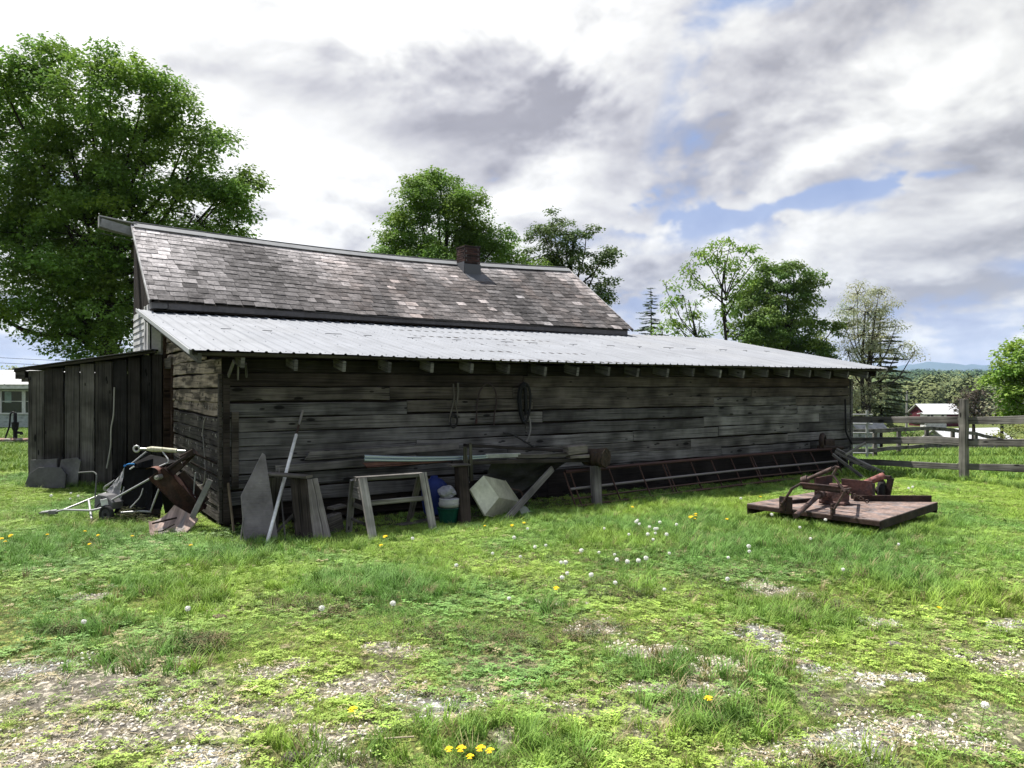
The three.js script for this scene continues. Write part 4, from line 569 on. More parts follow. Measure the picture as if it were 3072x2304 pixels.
// ---------- rotary mower ----------
{
  const t = thing('rotary_mower', 'rusty tractor rotary mower with a flat square deck lying in the grass', 'mower', [3.87, groundY(3.87, 9), -9.0]);
  const a = -47.8 * Math.PI / 180, r = RNG(3), fr = new THREE.Matrix4().makeRotationY(a).setPosition(3.87, groundY(3.87, 9) - 0.025, -9.0), T = (g) => (Array.isArray(g) ? merge(g) : g).applyMatrix4(fr), Mp = (n, g, m) => part(n, T(g), m, t);
  const deckM = rust(0.265, 0.235, 0.225), edgeM = rust(0.06, 0.045, 0.042), barM = rust(0.125, 0.10, 0.098);
  const out = [[-0.75, 0.82], [0.77, 0.84], [0.70, -0.95], [-0.70, -0.66]];
  Mp('deck', (() => { const g = slab(out.map(([x, z]) => [x, -z]), 0.012); g.rotateX(-Math.PI / 2); return g.translate(0, 0.215, 0); })(), deckM);
  const sk = (i, j, h) => { const p = out[i], q = out[j]; return beam(V(p[0], 0.222 - h / 2, p[1]), V(q[0], 0.222 - h / 2, q[1]), h, 0.014, { rng: r, jitter: 0.003 }); };
  Mp('skirt', sk(0, 1, 0.05), edgeM); Mp('skirt', sk(1, 2, 0.085), edgeM); Mp('skirt', sk(2, 3, 0.12), edgeM); Mp('skirt', sk(3, 0, 0.12), edgeM);
  Mp('stiffener', beam(V(0.0, 0.265, -0.3), V(0.64, 0.265, -0.93), 0.075, 0.03, { rng: r }), edgeM); Mp('stiffener', beam(V(-0.40, 0.25, 0.46), V(-0.30, 0.25, 0.1), 0.05, 0.03, { rng: r }), edgeM);
  Mp('hitch_bracket', [box(0.07, 0.17, 0.02, -0.30, 0.28, 0.84), box(0.07, 0.17, 0.02, -0.22, 0.28, 0.84), box(0.02, 0.15, 0.08, 0.27, 0.27, 0.82)], edgeM);
  const bar = (pts, w, d) => pts.slice(1).map((p, i) => beam(V(...pts[i]), V(...p), w, d, { rng: r, up: V(0, 0, 1), jitter: 0.002 }));
  Mp('hitch_frame', bar([[-0.31, 0.26, 0.85], [-0.185, 0.465, 0.84], [-0.08, 0.53, 0.83]], 0.038, 0.022), barM);
  Mp('cross_bar', bar([[-0.09, 0.53, 0.83], [0.38, 0.53, 0.83]], 0.035, 0.025).concat([box(0.42, 0.07, 0.012, 0.13, 0.50, 0.80)]), redIron);
  Mp('lift_arm', bar([[0.275, 0.25, 0.85], [0.41, 0.49, 0.85], [0.38, 0.53, 0.85], [0.28, 0.66, 0.84], [0.335, 0.75, 0.84]], 0.034, 0.02), barM);
  Mp('strut', [rod(V(-0.17, 0.53, 0.6), V(0.17, 0.70, 0.62), 0.023), rod(V(-0.19, 0.53, 0.6), V(-0.12, 0.56, 0.6), 0.042), bar([[0.1, 0.66, 0.61], [0.21, 0.73, 0.61]], 0.03, 0.02)[0]], barM);
  Mp('brace_rod', [rod(V(0.38, 0.5, 0.82), V(0.05, 0.40, -0.1), 0.016), rod(V(-0.10, 0.52, 0.82), V(-0.14, 0.42, 0.1), 0.018)], iron);
  Mp('drive_shaft', [rod(V(0.02, 0.22, 1.16), V(-0.08, 0.36, 0.42), 0.030, 0.027, 12), rod(V(-0.08, 0.36, 0.42), V(-0.1, 0.38, 0.28), 0.05, 0.05, 10)], barM);
  Mp('gearbox', [box(0.22, 0.2, 0.24, -0.06, 0.34, 0.05, 0.03), rod(V(-0.06, 0.22, 0.05), V(-0.06, 0.46, 0.05), 0.09, 0.07, 14), rod(V(-0.06, 0.36, 0.2), V(-0.06, 0.36, 0.34), 0.05, 0.04, 10), rod(V(-0.2, 0.25, 0.15), V(0.1, 0.25, 0.15), 0.03), lathe([[0, 0], [0.16, 0], [0.15, 0.03], [0.1, 0.05], [0, 0.05]]).translate(-0.06, 0.225, 0.05)], rust(0.16, 0.11, 0.105));
  Mp('shield', [box(0.02, 0.24, 0.42, -0.18, 0.42, 0.1), box(0.36, 0.17, 0.015, 0.1, 0.42, -0.15)], rust(0.085, 0.05, 0.05));
  Mp('bolt', [[-0.26, 0.33, 0.86], [-0.3, 0.29, 0.86], [0.28, 0.3, 0.865], [0.39, 0.5, 0.87], [0.33, 0.74, 0.86]].map((p) => rod(V(...p), V(p[0], p[1], p[2] + 0.02), 0.014, 0.014, 6)), iron);
  Mp('chain', Array.from({ length: 9 }, (_, i) => ni(new THREE.TorusGeometry(0.018, 0.006, 5, 9)).rotateY(i % 2 ? 1.5 : 0).rotateZ(0.5).translate(0.28 + i * 0.012, 0.48 - i * 0.02, 0.62 - i * 0.05)), iron);
  Mp('guard_box', [box(0.24, 0.20, 0.03, 0.02, 0.33, -0.55), box(0.03, 0.2, 0.5, -0.09, 0.33, -0.7)], darkIron);
  Mp('tail_frame', [bar([[-0.1, 0.39, -0.6], [0.03, 0.44, -0.75], [0.12, 0.44, -0.85]], 0.03, 0.03), beam(V(0.10, 0.12, -0.95), V(0.17, 0.47, -0.95), 0.07, 0.05, { rng: r }), beam(V(0.17, 0.47, -0.95), V(0.05, 0.47, -0.95), 0.05, 0.05, { rng: r })].flat(), darkIron);
  Mp('tail_post', beam(V(0.10, 0.42, -0.85), V(0.10, 0.59, -0.85), 0.05, 0.04, { rng: r }), brownIron);
  Mp('red_tube', rod(V(-0.06, 0.385, -0.66), V(0.12, 0.50, -0.86), 0.042, 0.042, 14), rust(0.30, 0.15, 0.14));
  const wh = Mp('tail_wheel', [ni(new THREE.TorusGeometry(0.095, 0.045, 10, 22)).rotateY(Math.PI / 2 + 0.3).translate(0.06, 0.30, -0.95)], plain(0.02, 0.02, 0.02)); part('hub', T(rod(V(0.0, 0.3, -0.95), V(0.12, 0.3, -0.95), 0.05, 0.05, 12)), darkIron, wh);
}
// ---------- lawn sweeper ----------
const at = (x, y, d) => V(x, y, -d);
{
  const t = thing('lawn_sweeper', 'black lawn sweeper with a cloth hopper, grey tube frame and tow bar', 'lawn sweeper', [-4.7, 0, -9.1]);
  const tube = plain(0.42, 0.43, 0.43, { roughness: 0.4, metalness: 0.3 }), blackM = plain(0.018, 0.018, 0.02), greyM = plain(0.15, 0.15, 0.155, { roughness: 0.6 }), cloth = std({ color: C(0.012, 0.012, 0.013), map: smoothMap, roughness: 0.95, side: THREE.DoubleSide }), silver = std({ color: C(0.30, 0.30, 0.315), map: smoothMap, roughness: 0.6, side: THREE.DoubleSide });
  for (const [x, d] of [[-4.685, 8.88], [-4.46, 9.45]]) {
    const w = part('wheel', (() => { const g = new THREE.TorusGeometry(0.085, 0.024, 8, 30); g.rotateY(-0.38); return ni(g).translate(x, 0.11, -d); })(), plain(0.03, 0.03, 0.032), t);
    part('rim', (() => { const g = new THREE.CylinderGeometry(0.07, 0.07, 0.02, 26); g.rotateX(Math.PI / 2); g.rotateY(-0.38); return ni(g).translate(x, 0.11, -d); })(), plain(0.10, 0.10, 0.105), w);
    part('spoke', Array.from({ length: 10 }, (_, i) => { const g = new THREE.BoxGeometry(0.008, 0.13, 0.028); g.rotateZ(i * Math.PI / 10); g.rotateY(-0.38); return ni(g).translate(x, 0.11, -d); }), plain(0.07, 0.07, 0.075), w);
    part('hub', (() => { const g = new THREE.CylinderGeometry(0.018, 0.018, 0.05, 12); g.rotateX(Math.PI / 2); g.rotateY(-0.38); return ni(g).translate(x, 0.11, -d); })(), blackM, w);
  }
  const body = slab([[0.20, 0.06], [0.19, 0.17], [0.14, 0.21], [0.0, 0.20], [-0.08, 0.13], [-0.06, 0.06]], 0.5, { bevel: 0.01 }); body.applyMatrix4(new THREE.Matrix4().makeBasis(V(-0.93, 0, -0.37), V(0, 1, 0), V(0.37, 0, -0.93)).setPosition(-4.70, 0.11, -8.93));
  part('brush_housing', body, greyM, t);
  part('housing_strap', hose([at(-4.77, 0.30, 8.93), at(-4.74, 0.27, 8.91), at(-4.79, 0.21, 8.89), at(-4.81, 0.18, 8.88)], 0.008), blackM, t);
  part('label_plate', slab([[0, 0], [0.075, 0.015], [0.06, 0.085], [-0.015, 0.07]], 0.003).translate(-4.745, 0.205, -8.89), plain(0.75, 0.75, 0.75), t);
  part('tow_bar', [pipe([at(-5.72, 0.05, 9.35), at(-5.5, 0.085, 9.3)], 0.018), pipe([at(-5.52, 0.07, 9.3), at(-5.36, 0.11, 9.2), at(-4.86, 0.15, 8.9), at(-4.66, 0.2, 8.95)], 0.013), pipe([at(-5.36, 0.11, 9.2), at(-5.05, 0.26, 9.5), at(-4.95, 0.27, 9.5)], 0.013), pipe([at(-5.12, 0.21, 9.3), at(-4.84, 0.06, 8.85)], 0.013)], tube, t);
  part('hitch_clevis', [beam(at(-5.74, 0.045, 9.36), at(-5.55, 0.07, 9.31), 0.02, 0.05, {}), box(0.09, 0.045, 0.05, -5.55, 0.065, -9.3)], plain(0.2, 0.2, 0.2), t);
  part('height_lever', pipe([at(-5.16, 0.56, 9.15), at(-4.96, 0.575, 9.12), at(-4.915, 0.54, 9.1), at(-4.91, 0.27, 9.05)], 0.009, 0.04), plain(0.16, 0.165, 0.16), t);
  part('hopper_frame', [pipe([at(-4.88, 0.29, 9.3), at(-4.925, 0.36, 9.25), at(-4.74, 0.47, 9.2), at(-4.60, 0.62, 9.2), at(-4.40, 0.80, 9.25)], 0.012), pipe([at(-4.66, 0.26, 8.92), at(-4.22, 0.51, 8.95)], 0.012), pipe([at(-4.12, 0.40, 8.98), at(-4.21, 0.13, 8.95)], 0.011), pipe([at(-4.30, 0.40, 8.96), at(-4.32, 0.3, 8.94), at(-4.42, 0.18, 8.9)], 0.007), pipe([at(-4.54, 0.12, 8.93), at(-4.3, 0.135, 8.95), at(-4.2, 0.125, 8.96)], 0.013), pipe([at(-4.55, 0.62, 9.1), at(-4.57, 0.4, 9.06), at(-4.61, 0.22, 9.02)], 0.009)], tube, t);
  part('cross_bar', beam(at(-4.24, 0.125, 8.97), at(-4.12, 0.12, 9.0), 0.06, 0.04, {}), darkIron, t);
  part('blue_cord', [hose([at(-4.62, 0.60, 9.16), at(-4.57, 0.655, 9.12), at(-4.5, 0.67, 9.08), at(-4.46, 0.668, 9.08)], 0.011), rod(at(-4.61, 0.61, 9.17), at(-4.585, 0.65, 9.1), 0.014)], plain(0.03, 0.17, 0.42), t);
  part('white_tie', rod(at(-4.5, 0.61, 9.05), at(-4.45, 0.645, 9.05), 0.009), plain(0.6, 0.6, 0.6), t);
  // cloth hopper: pale front flap and the deep black bag behind
  const patch = (a, b, c, d, n, sag, m, nm) => { const P = [], U = []; const f = (i, k) => { const u = i / n, v = k / n, p = a.clone().lerp(b, u).lerp(d.clone().lerp(c, u), v); const s = Math.sin(Math.PI * u) * Math.sin(Math.PI * v); return p.add(V(0.01 * (vn(u * 7, v * 7 + 9) - 0.5), -sag * s, sag * 0.5 * s + 0.03 * (vn(u * 5 + 2, v * 5) - 0.5))); }; for (let i = 0; i < n; i++) for (let k = 0; k < n; k++) for (const q of [f(i, k), f(i, k + 1), f(i + 1, k + 1), f(i, k), f(i + 1, k + 1), f(i + 1, k)]) { P.push(q.x, q.y, q.z); U.push(q.x, q.y); } return part(nm, raw(P, U), m, t); };
  patch(at(-4.62, 0.22, 9.02), at(-4.80, 0.36, 9.12), at(-4.66, 0.52, 9.12), at(-4.565, 0.63, 9.06), 8, 0.02, silver, 'hopper_flap');
  patch(at(-4.81, 0.40, 9.18), at(-4.78, 0.36, 9.12), at(-4.56, 0.60, 9.1), at(-4.58, 0.655, 9.16), 6, 0.0, cloth, 'hopper_edge');
  patch(at(-4.59, 0.22, 9.03), at(-4.56, 0.64, 9.07), at(-4.30, 0.72, 9.2), at(-4.22, 0.12, 9.02), 8, 0.03, cloth, 'hopper_side');
  patch(at(-4.56, 0.64, 9.07), at(-4.48, 0.74, 9.55), at(-4.16, 0.66, 9.55), at(-4.22, 0.62, 9.1), 6, 0.05, cloth, 'hopper_top');
  patch(at(-4.22, 0.64, 9.12), at(-4.05, 0.10, 8.99), at(-4.2, 0.05, 9.6), at(-4.2, 0.64, 9.55), 6, 0.02, cloth, 'hopper_back');
  patch(at(-4.66, 0.10, 9.0), at(-4.58, 0.5, 9.1), at(-4.16, 0.5, 9.3), at(-4.14, 0.04, 9.05), 6, 0.0, cloth, 'hopper_bottom');
}
// dry clippings caught under the sweeper
{
  const r = RNG(71), gs = []; for (let i = 0; i < 260; i++) { const x = -4.4 + (r() - 0.5) * 0.5, d = 8.93 + (r() - 0.5) * 0.3, y = 0.06 + r() * 0.14 * Math.exp(-(((x + 4.42) / 0.16) ** 2)); const a = r() * 6.28, L = 0.03 + r() * 0.05; gs.push(beam(at(x, y, d), at(x + Math.cos(a) * L, y + (r() - 0.4) * 0.04, d + Math.sin(a) * L), 0.006, 0.003, { jitter: 0, step: 9 })); }
  single('grass_clippings', gs, plain(0.16, 0.16, 0.09), 'clump of dry grass clippings caught under the lawn sweeper', 'clippings', [-4.4, 0.05, -8.93], null, null, 'stuff');
}

// ---------- scraper blade: brown beam, curved blade, grey bar, top link ----------
{
  const t = thing('scraper_blade', 'brown steel scraper arm with a curved rusty blade lying at the shed end', 'scraper', [-3.7, 0, -8.3]), r = RNG(12), frame = brownIron, blackI = rust(0.045, 0.036, 0.034);
  // channel arm: web and two flanges, from the eye at the upper left down to the right
  const a = at(-3.90, 0.64, 8.42), b = at(-3.53, 0.16, 8.62);
  part('arm', [beam(a, b, 0.20, 0.014, { rng: r, jitter: 0.003, up: V(0.7, 0.6, 0) }), beam(a.clone().add(V(-0.075, -0.06, -0.05)), b.clone().add(V(-0.075, -0.06, -0.05)), 0.012, 0.12, { rng: r, jitter: 0.002, up: V(0.7, 0.6, 0) }), beam(a.clone().add(V(0.078, 0.06, -0.05)), b.clone().add(V(0.078, 0.06, -0.05)), 0.012, 0.12, { rng: r, jitter: 0.002, up: V(0.7, 0.6, 0) })], rust(0.075, 0.046, 0.042), t);
  part('back_plate', beam(at(-3.74, 0.60, 8.62), at(-3.50, 0.26, 8.72), 0.16, 0.012, { rng: r, up: V(0.7, 0.6, 0) }), darkIron, t);
  // pink rusted cap curling over the eye of the arm
  { const P = [], U = [], n = 12; for (let i = 0; i < n; i++) { const f = (k, z) => { const q = k / n; const ang = lerp(-0.1, 2.3, q); return V(-3.91 + 0.085 * Math.cos(ang) - 0.02, 0.645 + 0.07 * Math.sin(ang) - 0.01 * q, -8.36 - z); }; const q = [f(i, 0), f(i + 1, 0), f(i + 1, 0.16), f(i, 0), f(i + 1, 0.16), f(i, 0.16)]; for (const v of q) { P.push(v.x, v.y, v.z); U.push(v.x, v.z); } } part('curled_cap', raw(P, U), rust(0.26, 0.165, 0.15, { side: THREE.DoubleSide }), t); }
  part('pivot_pin', [rod(at(-3.855, 0.60, 8.43), at(-3.855, 0.60, 8.33), 0.03, 0.026, 14), rod(at(-3.855, 0.60, 8.34), at(-3.855, 0.60, 8.31), 0.016, 0.012, 10)], plain(0.45, 0.44, 0.42, { metalness: 0.5, roughness: 0.35 }), t);
  // mast up to the top link
  const bar = (p, q, w, d, m) => beam(p, q, w, d, { rng: r, jitter: 0.003 });
  part('mast', [bar(at(-3.84, 0.645, 8.46), at(-3.55, 0.85, 8.5), 0.035, 0.02), bar(at(-3.72, 0.66, 8.58), at(-3.51, 0.86, 8.55), 0.04, 0.02), bar(at(-3.80, 0.60, 8.5), at(-3.66, 0.74, 8.5), 0.09, 0.014), bar(at(-3.66, 0.79, 8.52), at(-3.52, 0.865, 8.52), 0.07, 0.06)], blackI, t);
  part('brace_rod', [rod(at(-3.51, 0.845, 8.5), at(-3.31, 0.72, 8.62), 0.011), rod(at(-3.6, 0.74, 8.6), at(-3.3, 0.55, 8.7), 0.009)], blackI, t);
  part('stay', [rod(at(-3.55, 0.62, 8.62), at(-3.58, 0.28, 8.62), 0.009), rod(at(-3.55, 0.36, 8.6), at(-3.52, 0.25, 8.6), 0.008)], steel, t);
  // curved blade
  { const P = [], U = [], n = 10, m = 12, th = V(0.006, -0.010, -0.004); const A = V(-3.70, 0.29, -8.42), B = V(-3.44, 0.14, -8.42), Cc = V(-3.70, -0.02, -7.92), D = V(-3.87, 0.155, -8.18), M0 = V(-3.82, 0.10, -8.36), M1 = V(-3.455, -0.045, -8.06), c0 = V(-3.77, -0.0, -7.98);
    const f = (i, k, o) => { const u = i / n, v = k / m, a0 = A.clone().lerp(B, u), m0 = M0.clone().lerp(M1, u), d0 = D.clone().lerp(Cc, u); if (u < 1) d0.lerp(c0, 0.35 * Math.sin(Math.PI * u)); const p = a0.multiplyScalar((1 - v) ** 2).addScaledVector(m0, 2 * v * (1 - v)).addScaledVector(d0, v * v); return o ? p.add(th) : p; };
    const q4 = (a0, b0, c1, d0) => { for (const v of [a0, b0, c1, a0, c1, d0]) { P.push(v.x, v.y, v.z); U.push(v.x * 1.2, v.y + v.z); } };
    for (let i = 0; i < n; i++) for (let k = 0; k < m; k++) { q4(f(i, k, 0), f(i + 1, k, 0), f(i + 1, k + 1, 0), f(i, k + 1, 0)); q4(f(i, k, 1), f(i, k + 1, 1), f(i + 1, k + 1, 1), f(i + 1, k, 1)); }
    for (let i = 0; i < n; i++) for (const k of [0, m]) q4(f(i, k, 0), f(i + 1, k, 0), f(i + 1, k, 1), f(i, k, 1)); for (let k = 0; k < m; k++) for (const i of [0, n]) q4(f(i, k, 0), f(i, k + 1, 0), f(i, k + 1, 1), f(i, k, 1));
    part('curved_blade', raw(P, U), rust(0.40, 0.365, 0.35, { side: THREE.DoubleSide }), t);
    part('mounting_bar', [rod(V(-3.80, 0.14, -8.12), V(-3.62, 0.17, -8.30), 0.010), rod(V(-3.70, 0.06, -8.12), V(-3.6, 0.12, -8.2), 0.008)], blackI, t); }
  part('grey_bar', beam(at(-3.505, 0.13, 8.40), at(-3.305, 0.565, 8.42), 0.062, 0.016, { rng: r, jitter: 0.002, up: V(-1, 0.4, 0) }), plain(0.24, 0.235, 0.23, { roughness: 0.5, metalness: 0.2 }), t);
  const l = thing('top_link', 'cream painted tractor top link with a ring end resting on the scraper mast', 'top link', [-3.85, 0.88, -8.55]), cream = plain(0.52, 0.51, 0.38, { roughness: 0.5 }), st2 = plain(0.5, 0.5, 0.5, { roughness: 0.35, metalness: 0.5 });
  part('ring_end', ni(new THREE.TorusGeometry(0.032, 0.012, 10, 22)).translate(-4.19, 0.89, -8.58), st2, l);
  part('threaded_rod', [rod(at(-4.155, 0.89, 8.58), at(-4.06, 0.888, 8.58), 0.013, 0.013, 10), rod(at(-3.72, 0.872, 8.54), at(-3.62, 0.868, 8.53), 0.014, 0.014, 10)], st2, l);
  part('barrel', [rod(at(-4.075, 0.889, 8.58), at(-4.02, 0.889, 8.575), 0.018, 0.030, 12), rod(at(-4.02, 0.889, 8.575), at(-3.93, 0.885, 8.57), 0.030, 0.027, 12), rod(at(-3.93, 0.885, 8.57), at(-3.72, 0.872, 8.54), 0.027, 0.023, 12), rod(at(-3.885, 0.90, 8.53), at(-3.885, 0.86, 8.60), 0.01, 0.01, 8)], cream, l);
  part('turning_handle', pipe([at(-3.885, 0.86, 8.55), at(-3.80, 0.78, 8.5), at(-3.80, 0.745, 8.5), at(-3.89, 0.705, 8.48)], 0.009, 0.03), st2, l);
}

// ---------- hand pump and the pale house on the left ----------
{
  const d = 27, P = (x, y, dd = d) => V((x - 512) / 769 * dd, 1.6 - (y - 385) * dd / 769, -dd), base = P(15, 440), iron2 = plain(0.025, 0.024, 0.025, { roughness: 0.5 });
  const t = thing('hand_pump', 'black cast iron hand pump standing on the stone kerb at far left', 'water pump', [base.x, base.y, base.z]);
  part('pedestal', lathe([[0, 0], [0.13, 0], [0.13, 0.03], [0.07, 0.06], [0.065, 0.33], [0.10, 0.40], [0.11, 0.55], [0.12, 0.60], [0.12, 0.63], [0.06, 0.65], [0.055, 0.95], [0, 0.97]], 20).translate(base.x, base.y, base.z), iron2, t);
  part('handle', pipe([V(base.x, base.y + 0.93, base.z), V(base.x - 0.08, base.y + 1.0, base.z), V(base.x - 0.17, base.y + 0.93, base.z), V(base.x - 0.2, base.y + 0.5, base.z), V(base.x - 0.36, base.y + 0.05, base.z)], 0.03, 0.08), iron2, t);
  part('spout', [rod(V(base.x, base.y + 0.28, base.z), V(base.x + 0.22, base.y + 0.26, base.z), 0.045), rod(V(base.x + 0.21, base.y + 0.28, base.z), V(base.x + 0.23, base.y + 0.2, base.z), 0.05)], iron2, t);
  part('piston_rod', rod(V(base.x + 0.03, base.y + 0.6, base.z), V(base.x + 0.01, base.y + 1.0, base.z), 0.025), plain(0.3, 0.3, 0.3), t);
  single('well_kerb', [box(3.2, 0.46, 0.5, base.x - 0.2, base.y - 0.235, base.z + 0.0, 0.02)], plain(0.30, 0.305, 0.305, { map: spotMap }), 'low grey concrete kerb under the hand pump', 'kerb', [base.x, base.y - 0.4, base.z]);
  const r = RNG(44); for (let i = 0; i < 7; i++) { const g = new THREE.IcosahedronGeometry(0.10, 1), p = g.attributes.position; for (let k = 0; k < p.count; k++) { const q = 0.75 + 0.5 * vn(p.getX(k) * 15 + i * 9 + 30, p.getY(k) * 15 + p.getZ(k) * 15 + 30); p.setXYZ(k, p.getX(k) * q * 1.4, p.getY(k) * q * 0.55, p.getZ(k) * q); } g.computeVertexNormals(); const X = base.x - 0.55 + i * 0.2 + (r() - 0.5) * 0.05; single('field_stone', ni(g).translate(X, base.y + 0.03, base.z + 0.12), i % 2 ? plain(0.36, 0.25, 0.21) : plain(0.42, 0.39, 0.36), 'small pale field stone set along the top of the concrete kerb', 'stone', [X, base.y, base.z], null, 'stones along the kerb'); }
  single('timber_edging', box(6, 0.12, 0.12, base.x, base.y - 0.03, base.z - 0.7), wood(0.17, 0.10, 0.085), 'reddish timber edging behind the hand pump', 'edging', [base.x, base.y, base.z - 0.7]);
}
{
  const d = 42, P = (x, y, dd = d) => V((x - 512) / 769 * dd, 1.6 - (y - 385) * dd / 769, -dd), b = P(10, 429.5), sx = (x) => (x - 512) / 769 * d, sy = (y) => 1.6 - (y - 385) * d / 769;
  const t = thing('white_house', 'pale mint and white single storey house with wide windows at far left', 'house', [b.x, b.y, b.z]), mint = plain(0.46, 0.52, 0.50), white = plain(0.68, 0.70, 0.69), r = RNG(2);
  part('wall', box(16, sy(387) - b.y + 0.2, 0.2, sx(-60), (sy(387) + b.y) / 2 - 0.1, -d - 0.1), mint, t);
  for (let k = 0; k < 7; k++) part('clapboard', (() => { const g = board(16, 0.118, 0.02, { step: 4, rng: r, jitter: 0.002 }); g.rotateX(-0.10); return g.translate(sx(-60) - 8, sy(426) + k * 0.112, -d + 0.015); })(), mint, t);
  part('side_wall', [box(0.2, 2.6, 7, sx(-60) + 8, b.y + 1.2, -d - 3.6)], mint, t);
  const fr = (x0, x1) => { const w = part('window', [box(0.10, 1.22, 0.08, sx(x0) + 0.0, sy(401.7), -d + 0.03), box(0.10, 1.22, 0.08, sx(x1), sy(401.7), -d + 0.03), box(sx(x1) - sx(x0) + 0.1, 0.09, 0.09, (sx(x0) + sx(x1)) / 2, sy(413.2), -d + 0.04), box(sx(x1) - sx(x0) + 0.1, 0.07, 0.08, (sx(x0) + sx(x1)) / 2, sy(390.3), -d + 0.03), box(sx(x1) - sx(x0), 0.04, 0.05, (sx(x0) + sx(x1)) / 2, sy(401), -d + 0.03)], white, t);
    part('pane', box(sx(x1) - sx(x0), 1.2, 0.02, (sx(x0) + sx(x1)) / 2, sy(401.8), -d + 0.012), new THREE.MeshStandardMaterial({ color: C(0.03, 0.035, 0.04), roughness: 0.08 }), w);
    part('curtain', box((sx(x1) - sx(x0)) * 0.3, 0.6, 0.012, sx(x0) + (sx(x1) - sx(x0)) * 0.32, sy(397), -d + 0.028), plain(0.26, 0.34, 0.32), w); };
  fr(1.0, 23.2); fr(25, 46); fr(-24, -2); fr(-49, -27);
  part('fascia', box(16.6, 0.24, 0.06, sx(-60), sy(386.2), -d + 0.45), white, t);
  part('roof', (() => { const g = beam(V(sx(-60), sy(384.5), -d + 0.5), V(sx(-60), sy(369), -d - 3.7), 0.06, 16.8, { jitter: 0, step: 9 }); return g; })(), plain(0.62, 0.63, 0.63, { roughness: 0.5 }), t);
  part('rear_roof', (() => beam(V(sx(-60), sy(369), -d - 3.7), V(sx(-60), sy(386), -d - 7.6), 0.06, 16.8, { jitter: 0, step: 9 }))(), plain(0.5, 0.5, 0.5), t);
  part('seam', Array.from({ length: 9 }, (_, i) => beam(V(sx(-60) - 7.6 + i * 1.9, sy(384.5) + 0.04, -d + 0.5), V(sx(-60) - 7.6 + i * 1.9, sy(369) + 0.04, -d - 3.7), 0.03, 0.02, { jitter: 0, step: 9 })), plain(0.5, 0.5, 0.5), t);
  for (const [y0, y1, n] of [[357, 361, 0], [362.5, 365.5, 1]]) single('utility_wire', hose([V(-44, 1.6 + (385 - y0) * 60 / 769 + 0.2, -60), V(-36, 1.6 + (385 - (y0 + y1) / 2 - 0.8) * 60 / 769, -60), V(-26, 1.6 + (385 - y1 - 2) * 60 / 769, -60)], 0.02), plain(0.09, 0.09, 0.10), n ? 'lower of two thin utility wires above the white house roof' : 'upper of two thin utility wires above the white house roof', 'wire', [-38, 3.4, -60]);
}
// ---------- valley farm on the right ----------
{
  // px-free sizes in metres: centre, distance, length, depth, eave and ridge height above sea of the yard
  const build = (name, label, cat, cx, d, w, dep, eave, ridge, turn, wallM, roofM, extra) => {
    const y = groundY(cx, d) - 0.3, t = thing(name, label, cat, [cx, y, -d]), hW = eave - y, hR = ridge - eave; t.rotation.y = turn; BASE.set(t, V(0, 0, 0));
    for (const s of [-1, 1]) { part('wall', box(w, hW, 0.2, 0, hW / 2, s * dep / 2), wallM, t); part('end_wall', box(0.2, hW, dep - 0.2, s * w / 2, hW / 2, 0), wallM, t);
      part('gable', (() => { const g = slab([[-dep / 2, 0], [dep / 2, 0], [0, hR]], 0.15); g.rotateY(Math.PI / 2); return g.translate(s * (w / 2 - 0.1) - 0.07, hW, 0); })(), wallM, t);
      const L = dep / 2 + 0.4; part('roof', beam(V(0, hW - 0.4 * hR / (dep / 2), s * L), V(0, hW + hR + 0.05, 0), 0.1, w + 0.8, { jitter: 0, step: 9 }), roofM, t); }
    extra?.(t, hW); return t;
  };
  const whiteRoof = plain(0.62, 0.63, 0.65, { roughness: 0.5 }), greyWall = plain(0.3, 0.3, 0.3);
  build('red_barn', 'distant dark red barn with a white roof in the valley', 'barn', 77.0, 140, 6.6, 5, -3.35, -1.85, 0.1, plain(0.10, 0.022, 0.03), whiteRoof);
  build('white_trailer', 'long white trailer with dark windows parked before the red barn', 'trailer', 71.8, 131, 3.5, 1.6, -3.25, -3.15, 0, plain(0.66, 0.66, 0.66), whiteRoof, (t, h) => { for (const x of [-1.3, -0.7, 1.1]) part('window', box(0.4, 0.25, 0.06, x, h - 0.3, 0.92), plain(0.03, 0.03, 0.035), t); });
  build('white_roofed_shed', 'long low shed under a white roof beyond the far fence, behind the tall post', 'shed', 52.0, 88, 8.6, 3.2, -4.3, -3.4, 0.3, greyWall, whiteRoof);
  build('outhouse', 'small white outhouse glimpsed beside the pipe gate', 'outhouse', 21.6, 47, 1.1, 1.2, -0.9, -0.6, 0, plain(0.5, 0.53, 0.52), plain(0.4, 0.4, 0.4));
  const d = 100, x = (906.5 - 512) / 769 * d; single('utility_pole', [rod(V(x, groundY(x, d), -d), V(x + 0.1, 1.6 - 6 * d / 769, -d), 0.16, 0.11), box(1.6, 0.1, 0.1, x + 0.1, 1.6 - 8 * d / 769, -d)], plain(0.34, 0.33, 0.31), 'pale utility pole standing left of the red barn', 'utility pole', [x, groundY(x, d), -d]);
}
